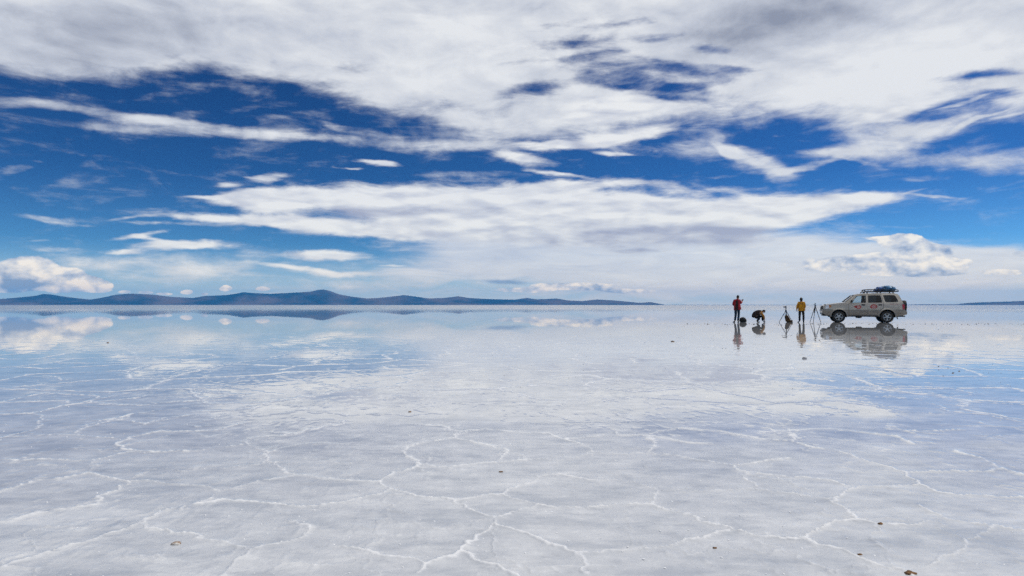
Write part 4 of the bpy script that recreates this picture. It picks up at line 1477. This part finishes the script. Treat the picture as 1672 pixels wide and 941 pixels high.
def hand(joints, bones, wrist, key, direction, thumb_side, curl=0.35):
    """palm, four unequal curled fingers and a thumb, rooted in the wrist"""
    d = Vector(direction).normalized()
    t = Vector(thumb_side)
    t = (t - d * t.dot(d)).normalized()
    n = d.cross(t)
    w = Vector(joints[wrist][:3])
    palm = w + d * .07
    joints[key + 'palm'] = (*palm, (.030, .020))
    bones.append((wrist, key + 'palm'))
    for i, (off, ln) in enumerate(((.026, .068), (.009, .078), (-.009, .072), (-.026, .056))):
        a = w + d * .095 + t * off
        b = a + (d * math.cos(curl) + n * math.sin(curl)) * ln * .5
        c = b + (d * math.cos(curl * 2.4) + n * math.sin(curl * 2.4)) * ln * .5
        for q, p, r in (('a', a, .0095), ('b', b, .0085), ('c', c, .007)):
            joints[f'{key}f{i}{q}'] = (*p, r)
        bones += [(key + 'palm', f'{key}f{i}a'), (f'{key}f{i}a', f'{key}f{i}b'), (f'{key}f{i}b', f'{key}f{i}c')]
    a = w + d * .04 + t * .034
    b = a + (d * .7 + t * .6).normalized() * .032
    c = b + (d * .95 + n * .3).normalized() * .028
    for q, p, r in (('a', a, .012), ('b', b, .010), ('c', c, .008)):
        joints[f'{key}t{q}'] = (*p, r)
    bones += [(wrist, f'{key}ta'), (f'{key}ta', f'{key}tb'), (f'{key}tb', f'{key}tc')]


def head_parts(root, c, face, up=(0, 0, 1), r=.098, hair_len=.0):
    """hair cap, ears, eyes, nose and mouth round the head of the continuous body"""
    f = Vector(face).normalized()
    u = Vector(up)
    u = (u - f * u.dot(f)).normalized()
    s = f.cross(u)
    c = Vector(c)
    M = Matrix((s, f, u)).transposed().to_4x4()
    M.translation = c
    bm = bmesh.new()
    bmesh.ops.create_icosphere(bm, subdivisions=4, radius=1.0)
    dead = []
    for v in bm.verts:
        n = v.co.copy()
        lim = -.15 + .75 * max(0, n.y)          # hairline: high over the face, low at the nape
        if n.z < lim - (.35 + hair_len * 3) * max(0, -n.y):
            dead.append(v)
        k = 1 + .06 * mnoise.noise(n * 5) + .03 * mnoise.noise(n * 14)
        v.co = Vector((n.x * r * .86, n.y * r * 1.06, n.z * r * 1.22)) * k * 1.04
    bmesh.ops.delete(bm, geom=dead, context='VERTS')
    bmesh.ops.transform(bm, matrix=M, verts=bm.verts)
    link_mesh('hair', bm, hair_m, root, angle=80)
    for name, loc, sc, mat in (('ear', (.084, -.005, -.01), (.012, .022, .032), skin_m), ('ear', (-.084, -.005, -.01), (.012, .022, .032), skin_m),
                               ('nose', (0, .096, -.018), (.015, .022, .026), skin_m), ('eye', (.034, .078, .012), (.014, .010, .009), hair_m), ('eye', (-.034, .078, .012), (.014, .010, .009), hair_m),
                               ('mouth', (0, .084, -.056), (.026, .010, .007), brown_cloth_m)):
        bm = bmesh.new()
        bmesh.ops.create_icosphere(bm, subdivisions=2, radius=1.0)
        for v in bm.verts:
            v.co = Vector((v.co.x * sc[0] + loc[0], v.co.y * sc[1] + loc[1], v.co.z * sc[2] + loc[2]))
        bmesh.ops.transform(bm, matrix=M, verts=bm.verts)
        link_mesh(name, bm, mat, root)


def shell(name, pts, mat, parent, seg=20, seed=0):
    """loose cloth tube: pts are (x, z, half width along the section, half depth)"""
    bm = bmesh.new()
    rings = []
    for i, (x, z, rx, ry) in enumerate(pts):
        a, b = pts[max(0, i - 1)], pts[min(len(pts) - 1, i + 1)]
        d = Vector((b[0] - a[0], 0, b[1] - a[1])).normalized()
        n = Vector((d.z, 0, -d.x))
        ring = []
        for k in range(seg):
            t_ = 2 * math.pi * k / seg
            p_ = Vector((x, 0, z)) + n * rx * math.cos(t_) + Vector((0, ry * math.sin(t_), 0))
            ring.append(bm.verts.new(p_ + (p_ - Vector((x, 0, z))) * .10 * mnoise.noise(p_ * 7 + Vector((seed, 0, 0)))))
        rings.append(ring)
    for r0, r1 in zip(rings, rings[1:]):
        for k in range(seg):
            bm.faces.new((r0[k], r0[(k + 1) % seg], r1[(k + 1) % seg], r1[k]))
    bm.faces.new(rings[0])
    bm.faces.new(rings[-1])
    o = link_mesh(name, bm, mat, parent, angle=70)
    return o


def shoe(root, heel, toe, mat=boot_m, top=.12):
    h, tt = Vector(heel), Vector(toe)
    j = {'h': (h.x, h.y, .045, (.042, .045)), 'm': (*(h.lerp(tt, .5).xy), .042, (.045, .038)), 't': (tt.x, tt.y, .030, (.038, .028)), 'a': (*(h.lerp(tt, .12).xy), top, (.050, .050))}
    return skin_mesh('shoe', j, [('h', 'm'), ('m', 't'), ('h', 'a')], mat, root)


def at_px(px, py):
    p = ground_at(px, py)
    return p, -math.atan2(p.x, p.y)


# --- red jacket, standing with back to us, right hand raised with a camera
p, rz = at_px(1204.3, 526.6)
man = thing('person', 'person in red jacket and jeans standing with a small camera raised in one hand', 'person', p, rz)
J = {'pelvis': (-.02, 0, .96, (.15, .11)), 'waist': (-.02, 0, 1.14, (.135, .10)), 'chest': (-.025, .0, 1.36, (.17, .115)), 'neck0': (.0, .0, 1.50, (.085, .075)), 'neck': (.02, .02, 1.56, .060),
     'head0': (.03, .03, 1.625, (.082, .088)), 'head': (.035, .03, 1.71, (.088, .102)), 'crown': (.035, .025, 1.785, (.062, .072)), 'face': (.055, .085, 1.675, .058),
     'ls': (-.20, .0, 1.46, .065), 'le': (-.27, .03, 1.20, .047), 'lw': (-.22, .24, 1.13, .030), 'rs': (.16, .0, 1.46, .065), 're': (.20, .08, 1.25, .048), 'rw': (.31, .22, 1.40, .030),
     'lh': (-.11, 0, .90, .095), 'lk': (-.115, .03, .49, .062), 'la': (-.17, -.02, .10, .042), 'rh': (.08, 0, .90, .095), 'rk': (.075, .03, .49, .062), 'ra': (.03, .0, .10, .042)}
B = [('pelvis', 'waist'), ('waist', 'chest'), ('chest', 'neck0'), ('neck0', 'neck'), ('neck', 'head0'), ('head0', 'head'), ('head', 'crown'), ('head0', 'face'), ('chest', 'ls'), ('ls', 'le'), ('le', 'lw'), ('chest', 'rs'), ('rs', 're'), ('re', 'rw'),
     ('pelvis', 'lh'), ('lh', 'lk'), ('lk', 'la'), ('pelvis', 'rh'), ('rh', 'rk'), ('rk', 'ra')]
JB, BB = dict(J), list(B)
hand(JB, BB, 'lw', 'l', (.15, .95, -.2), (.7, 0, .5))
hand(JB, BB, 'rw', 'r', (.1, .25, .95), (-1, .2, .1), .9)
skin_mesh('body', JB, BB, skin_m, man, 1)
g = lambda k, d=0.0, dz=0.0: (J[k][0], J[k][1], J[k][2] + dz, tuple(q + d for q in J[k][3]) if isinstance(J[k][3], tuple) else J[k][3] + d)
skin_mesh('jacket', {'low': (-.005, 0, .84, (.215, .17)), 'hem': (-.01, 0, .95, (.205, .16)), 'waist': (-.01, 0, 1.14, (.20, .155)), 'chest': (-.025, .0, 1.36, (.215, .16)), 'n': (.0, .0, 1.51, (.10, .09)), 'col': (.015, .012, 1.58, (.072, .072)),
                     'ls': g('ls', .025), 'le': g('le', .028), 'lw': g('lw', .022), 'rs': g('rs', .025), 're': g('re', .028), 'rw': g('rw', .022)},
          [('low', 'hem'), ('hem', 'waist'), ('waist', 'chest'), ('chest', 'n'), ('n', 'col'), ('chest', 'ls'), ('ls', 'le'), ('le', 'lw'), ('chest', 'rs'), ('rs', 're'), ('re', 'rw')], red_j, man, 2, 'chest')
shell('jacket_hem', [(.0, .84, .235, .200), (-.005, .93, .235, .200), (-.01, 1.05, .218, .18), (-.015, 1.22, .20, .16), (-.02, 1.36, .17, .12)], red_j, man, 22, 1)
bm = bmesh.new()  # dark strip down the back of the red jacket
for z, x0, x1, y in ((.85, -.14, .05, -.205), (.95, -.14, .05, -.205), (1.1, -.135, .04, -.185), (1.35, -.11, .035, -.170), (1.47, -.08, .03, -.130)):
    for k in range(7):
        x = x0 + (x1 - x0) * k / 6
        bm.verts.new((x, y - .018 + 1.3 * (x + .02) ** 2, z))
bm.verts.ensure_lookup_table()
for r_ in range(4):
    for k in range(6):
        bm.faces.new([bm.verts[i] for i in (r_ * 7 + k, r_ * 7 + k + 1, r_ * 7 + k + 8, r_ * 7 + k + 7)])
r_ = bmesh.ops.extrude_face_region(bm, geom=bm.faces[:])
for v in r_['geom']:
    if isinstance(v, bmesh.types.BMVert):
        v.co.y += .05
link_mesh('dark_back_strip', bm, brown_cloth_m, man, angle=60)
skin_mesh('trousers', {'p': (-.015, 0, .95, (.165, .125)), 'lh': g('lh', .018), 'lk': g('lk', .018), 'la': g('la', .030, -.01), 'rh': g('rh', .018), 'rk': g('rk', .018), 'ra': g('ra', .030, -.01)},
          [('p', 'lh'), ('lh', 'lk'), ('lk', 'la'), ('p', 'rh'), ('rh', 'rk'), ('rk', 'ra')], jeans_m, man)
shoe(man, (-.15, -.03, 0), (-.29, .10, 0))
shoe(man, (.03, -.04, 0), (.07, .20, 0))
head_parts(man, (.035, .03, 1.70), (.25, 1, .0))
bm = bmesh.new()
box(bm, (.335, .27, 1.50), (.11, .06, .085), bev=.012)
lathe(bm, [(.03, .30), (.032, .36), (.0002, .362)], 16, 'Y', (.335, 0, 1.50))
cam_o = link_mesh('camera', bm, gear_m)
cam_o.matrix_world = Matrix.Translation(p) @ Matrix.Rotation(rz, 4, 'Z')
tag(cam_o, 'small black camera held up by the person in the red jacket', 'camera')

# --- crouching person in dark clothes with ochre shoulders, facing right
p, rz = at_px(1240, 526.6)
cr = thing('person', 'person crouching on the salt in dark clothes with ochre sleeves, reaching to the ground', 'person', p, rz)
J = {'pelvis': (-.24, 0, .42, (.14, .15)), 'waist': (-.20, 0, .55, (.13, .14)), 'chest': (.0, 0, .66, (.15, .13)), 'neck0': (.14, 0, .69, .08), 'neck': (.20, -.01, .71, .065), 'head0': (.25, -.01, .72, (.088, .088)), 'head': (.305, -.01, .735, (.10, .095)), 'crown': (.35, -.01, .765, (.065, .065)), 'face': (.345, -.01, .695, .06),
     'ls': (.10, .17, .64, .062), 'le': (.24, .20, .42, .046), 'lw': (.30, .10, .22, .030), 'rs': (.10, -.17, .64, .062), 're': (.27, -.17, .42, .046), 'rw': (.31, -.06, .22, .030),
     'lh': (-.22, .10, .36, .10), 'lk': (.18, .15, .40, .062), 'la': (.22, .14, .10, .043), 'rh': (-.22, -.10, .36, .10), 'rk': (.02, -.14, .27, .064), 'ra': (-.16, -.12, .11, .045)}
JB, BB = dict(J), list(B)
hand(JB, BB, 'lw', 'l', (.2, -.2, -.95), (0, -.3, .1), .4)
hand(JB, BB, 'rw', 'r', (.1, .2, -.95), (.2, .3, .1), .4)
skin_mesh('body', JB, BB, skin_m, cr, 1)
g = lambda k, d=0.0, dz=0.0: (J[k][0], J[k][1], J[k][2] + dz, tuple(q + d for q in J[k][3]) if isinstance(J[k][3], tuple) else J[k][3] + d)
shell('jacket', [(-.31, .33, .08, .10), (-.33, .37, .15, .17), (-.31, .45, .185, .195), (-.24, .545, .195, .20), (-.12, .62, .195, .20), (.02, .655, .185, .19), (.12, .675, .14, .15), (.18, .69, .10, .11)], brown_cloth_m, cr, 20, 2)
skin_mesh('sleeves', {'c': (.085, 0, .66, (.165, .16)), 'n': (.175, 0, .70, (.10, .095)), 'ls': g('ls', .028), 'le': g('le', .028), 'lw': g('lw', .02), 'rs': g('rs', .028), 're': g('re', .028), 'rw': g('rw', .02)},
          [('c', 'n'), ('c', 'ls'), ('ls', 'le'), ('le', 'lw'), ('c', 'rs'), ('rs', 're'), ('re', 'rw')], ochre_m, cr, 2, 'c')
skin_mesh('trousers', {'p0': (-.27, 0, .50, (.10, .12)), 'p': (-.25, 0, .40, (.155, .16)), 'lh': g('lh', .015), 'lk': g('lk', .02), 'la': g('la', .028, -.01), 'rh': g('rh', .015), 'rk': g('rk', .02), 'ra': g('ra', .028, -.01)},
          [('p0', 'p'), ('p', 'lh'), ('lh', 'lk'), ('lk', 'la'), ('p', 'rh'), ('rh', 'rk'), ('rk', 'ra')], black_m, cr, 2, 'p')
shoe(cr, (.21, .14, 0), (.37, .12, 0))
shoe(cr, (-.20, -.12, 0), (.02, -.14, 0))
head_parts(cr, (.275, -.01, .73), (.80, 0, -.6), (.6, 0, .80))

# --- yellow jacket, standing, legs a little apart
p, rz = at_px(1308.6, 526.9)
wo_ = thing('person', 'person in yellow jacket and black trousers standing between the two tripods', 'person', p, rz)
J = {'pelvis': (.01, 0, .86, (.145, .11)), 'waist': (.01, 0, 1.02, (.13, .10)), 'chest': (.01, .0, 1.22, (.155, .11)), 'neck0': (.01, .0, 1.34, (.08, .07)), 'neck': (.005, .01, 1.40, .058),
     'head0': (.0, .015, 1.45, (.085, .088)), 'head': (.0, .015, 1.53, (.092, .102)), 'crown': (.0, .01, 1.60, (.066, .074)), 'face': (.0, .075, 1.49, .056),
     'ls': (-.165, .0, 1.31, .060), 'le': (-.245, -.01, 1.06, .044), 'lw': (-.275, .05, .85, .028), 'rs': (.185, .0, 1.31, .060), 're': (.225, -.03, 1.06, .044), 'rw': (.20, .17, .97, .028),
     'lh': (-.085, 0, .82, .090), 'lk': (-.105, .02, .45, .060), 'la': (-.115, -.01, .10, .042), 'rh': (.095, 0, .82, .090), 'rk': (.13, .02, .45, .060), 'ra': (.125, .0, .10, .042)}
JB, BB = dict(J), list(B)
hand(JB, BB, 'lw', 'l', (0, .15, -1), (.3, .9, 0))
hand(JB, BB, 'rw', 'r', (-.4, .9, 0), (-.3, .3, .9), .7)
skin_mesh('body', JB, BB, skin_m, wo_, 1)
g = lambda k, d=0.0, dz=0.0: (J[k][0], J[k][1], J[k][2] + dz, tuple(q + d for q in J[k][3]) if isinstance(J[k][3], tuple) else J[k][3] + d)
skin_mesh('jacket', {'low': (.01, 0, .76, (.20, .16)), 'hem': (.01, 0, .87, (.20, .155)), 'waist': (.01, 0, 1.02, (.20, .155)), 'chest': (.01, .0, 1.22, (.205, .155)), 'n': (.01, .0, 1.355, (.095, .085)), 'col': (.005, .005, 1.41, (.066, .068)),
                     'ls': g('ls', .025), 'le': g('le', .027), 'lw': g('lw', .022), 'rs': g('rs', .025), 're': g('re', .027), 'rw': g('rw', .022)},
          [('low', 'hem'), ('hem', 'waist'), ('waist', 'chest'), ('chest', 'n'), ('n', 'col'), ('chest', 'ls'), ('ls', 'le'), ('le', 'lw'), ('chest', 'rs'), ('rs', 're'), ('re', 'rw')], yel_j, wo_, 2, 'chest')
shell('jacket_hem', [(.01, .77, .222, .19), (.01, .86, .222, .19), (.01, .98, .205, .17), (.01, 1.12, .19, .15), (.01, 1.24, .17, .12)], yel_j, wo_, 22, 5)
bm = bmesh.new()
tube(bm, [(-.085, -.085, 1.37), (-.06, -.13, 1.30), (0, -.165, 1.24), (.07, -.13, 1.30), (.095, -.085, 1.37)], [.014, .018, .022, .018, .014])
link_mesh('hood', bm, ochre_m, wo_)
skin_mesh('trousers', {'p': (.01, 0, .85, (.16, .12)), 'lh': g('lh', .015), 'lk': g('lk', .014), 'la': g('la', .026, -.01), 'rh': g('rh', .015), 'rk': g('rk', .014), 'ra': g('ra', .026, -.01)},
          [('p', 'lh'), ('lh', 'lk'), ('lk', 'la'), ('p', 'rh'), ('rh', 'rk'), ('rk', 'ra')], black_m, wo_)
shoe(wo_, (-.11, -.02, 0), (-.24, .08, 0))
shoe(wo_, (.125, -.03, 0), (.14, .19, 0))
head_parts(wo_, (.0, .015, 1.525), (0, 1, 0), r=.108, hair_len=.3)


# ------------------------------------------------------------------ camera tripods
def tripod(px, py, label, height, spread, turn, camera_label, yback=.35, tilt=0.0):
    p, rz = at_px(px, py)
    tr = thing('tripod', label, 'tripod', p, rz)
    top = Vector((0, .12, height))
    feet = [Vector((spread[0], 0, .012)), Vector((spread[1], .02, .012)), Vector((turn, yback + .25, .012))]
    for f in feet:
        k = top.lerp(f, .04)
        bm = bmesh.new()
        a, b, c = k, k.lerp(f, .40), k.lerp(f, .72)
        side = (f - top).cross(Vector((0, 0, 1))).normalized() * .014
        tube(bm, [a + side, b + side], .017)
        tube(bm, [a - side, b - side], .017)
        box(bm, b, (.055, .04, .05), bev=.008)
        tube(bm, [b, c], .019)
        box(bm, c, (.04, .035, .04), bev=.006)
        tube(bm, [c, f], .016)
        lathe(bm, [(.0002, -.010), (.018, -.010), (.014, .02), (.0002, .02)], 10, 'Z', f)
        link_mesh('leg', bm, leg_m, tr)
    bm = bmesh.new()
    lathe(bm, [(.0002, -.05), (.045, -.05), (.055, .0), (.045, .04), (.02, .05), (.018, .13), (.0002, .13)], 16, 'Z', top)
    tube(bm, [top + Vector((0, 0, -.28)), top], .014)
    for f in feet:
        q = top.lerp(f, .38)
        tube(bm, [Vector((0, .12, height - .27)), q], .006, 6)
    link_mesh('centre_column', bm, gear_m, tr)
    bm = bmesh.new()
    lathe(bm, [(.0002, .0), (.028, .0), (.034, .03), (.028, .06), (.0002, .06)], 16, 'Z', top + Vector((0, 0, .10)))
    box(bm, top + Vector((0, 0, .165)), (.075, .075, .022), bev=.005)
    tube(bm, [top + Vector((.02, -.02, .12)), top + Vector((-.10, -.12, .07))], .009)
    link_mesh('tripod_head', bm, gear_m, tr)
    if camera_label:
        co_ = thing('camera', camera_label, 'camera', Matrix.Translation(p) @ Matrix.Rotation(rz, 4, 'Z') @ (top + Vector((0, 0, .178))), rz + tilt)
        bm = bmesh.new()
        box(bm, (0, 0, .05), (.075, .14, .095), bev=.015)
        box(bm, (0, 0, .105), (.06, .07, .035), bev=.012)
        link_mesh('camera_body', bm, gear_m, co_)
        bm = bmesh.new()
        lathe(bm, [(.034, .03), (.036, .07), (.042, .10), (.042, .15), (.036, .152), (.0002, .146)], 20, 'X', (0, 0, .05))
        for v in bm.verts:
            v.co.x = -v.co.x
        link_mesh('lens', bm, gear_m, co_)
    return tr


tripod(1283.5, 526.6, 'low tripod with a camera beside the brown backpack', .80, (-.43, .40), .05, 'black camera with lens on the low tripod')
tripod(1331.3, 526.6, 'tall bare tripod standing before the front bumper of the wagon', 1.10, (-.33, .33), -.12, None)


# ------------------------------------------------------------------ bags on the ground
def sack(name, px, py, s, mat, label, seed, lean=0.0, pockets=(), strap=True, dy=0.0):
    p, rz = at_px(px, py)
    r_ = thing(name, label, 'bag', p + Vector((0, dy, 0)), rz)
    bm = bmesh.new()
    bmesh.ops.create_icosphere(bm, subdivisions=4, radius=1.0)
    pw = 3.2
    for v in bm.verts:
        n = v.co.normalized()
        k = (abs(n.x) ** pw + abs(n.y) ** pw + abs(n.z) ** pw) ** (-1 / pw)
        f = 1 + .11 * mnoise.noise(n * 1.6 + Vector((seed, 0, 0))) + .05 * mnoise.noise(n * 5 + Vector((0, seed, 0)))
        c = Vector((n.x * s[0], n.y * s[1], n.z * s[2])) * k * f
        c.x *= 1 - .22 * (c.z / s[2] + 1) / 2
        c.z += s[2] * .98
        c.x += lean * c.z
        v.co = c
    link_mesh('bag_body', bm, mat, r_, angle=70)
    for (cx, cy, cz, sx, sy, sz) in pockets:
        bm = bmesh.new()
        box(bm, (cx, cy, cz), (sx, sy, sz), bev=min(sx, sy, sz) * .35)
        link_mesh('pocket', bm, mat, r_)
    if strap:
        bm = bmesh.new()
        for q in (-.09, .09):
            tube(bm, [(q + lean * s[2] * 1.9, -s[1] * .2, s[2] * 1.9), (q + lean * s[2] * 1.4, -s[1] * 1.15, s[2] * 1.5), (q * 1.1 + lean * s[2] * .6, -s[1] * 1.12, s[2] * .7), (q * 1.3, -s[1] * .95, s[2] * .2)], .018, 6)
        tube(bm, [(-.05 + lean * s[2] * 2, 0, s[2] * 1.9), (lean * s[2] * 2, -.02, s[2] * 2.12), (.05 + lean * s[2] * 2, 0, s[2] * 1.9)], .012, 6)
        link_mesh('strap', bm, strap_m, r_)
    return r_


bagblack_m = material('black_nylon', (0.010, 0.012, 0.011), 0.7, spec=0.3, vary=.5, vscale=12, bump=.6, bscale=14)
bagbrown_m = material('brown_canvas', (0.17, 0.092, 0.03), 0.85, spec=0.2, color2=(0.03, 0.018, 0.010), vscale=11, bump=.7, bscale=14)
sack('holdall', 1212.6, 526.4, (.24, .17, .165), bagblack_m, 'black holdall lying beside the feet of the person in the red jacket', 3, pockets=[(.20, -.02, .11, .10, .24, .20), (.0, -.17, .13, .26, .07, .16)])
sack('backpack', 1287.4, 526.4, (.17, .13, .235), bagbrown_m, 'brown backpack leaning against a leg of the low tripod', 6, lean=-.28, pockets=[(.15, -.05, .075, .24, .16, .15), (-.02, -.13, .20, .20, .08, .20)])
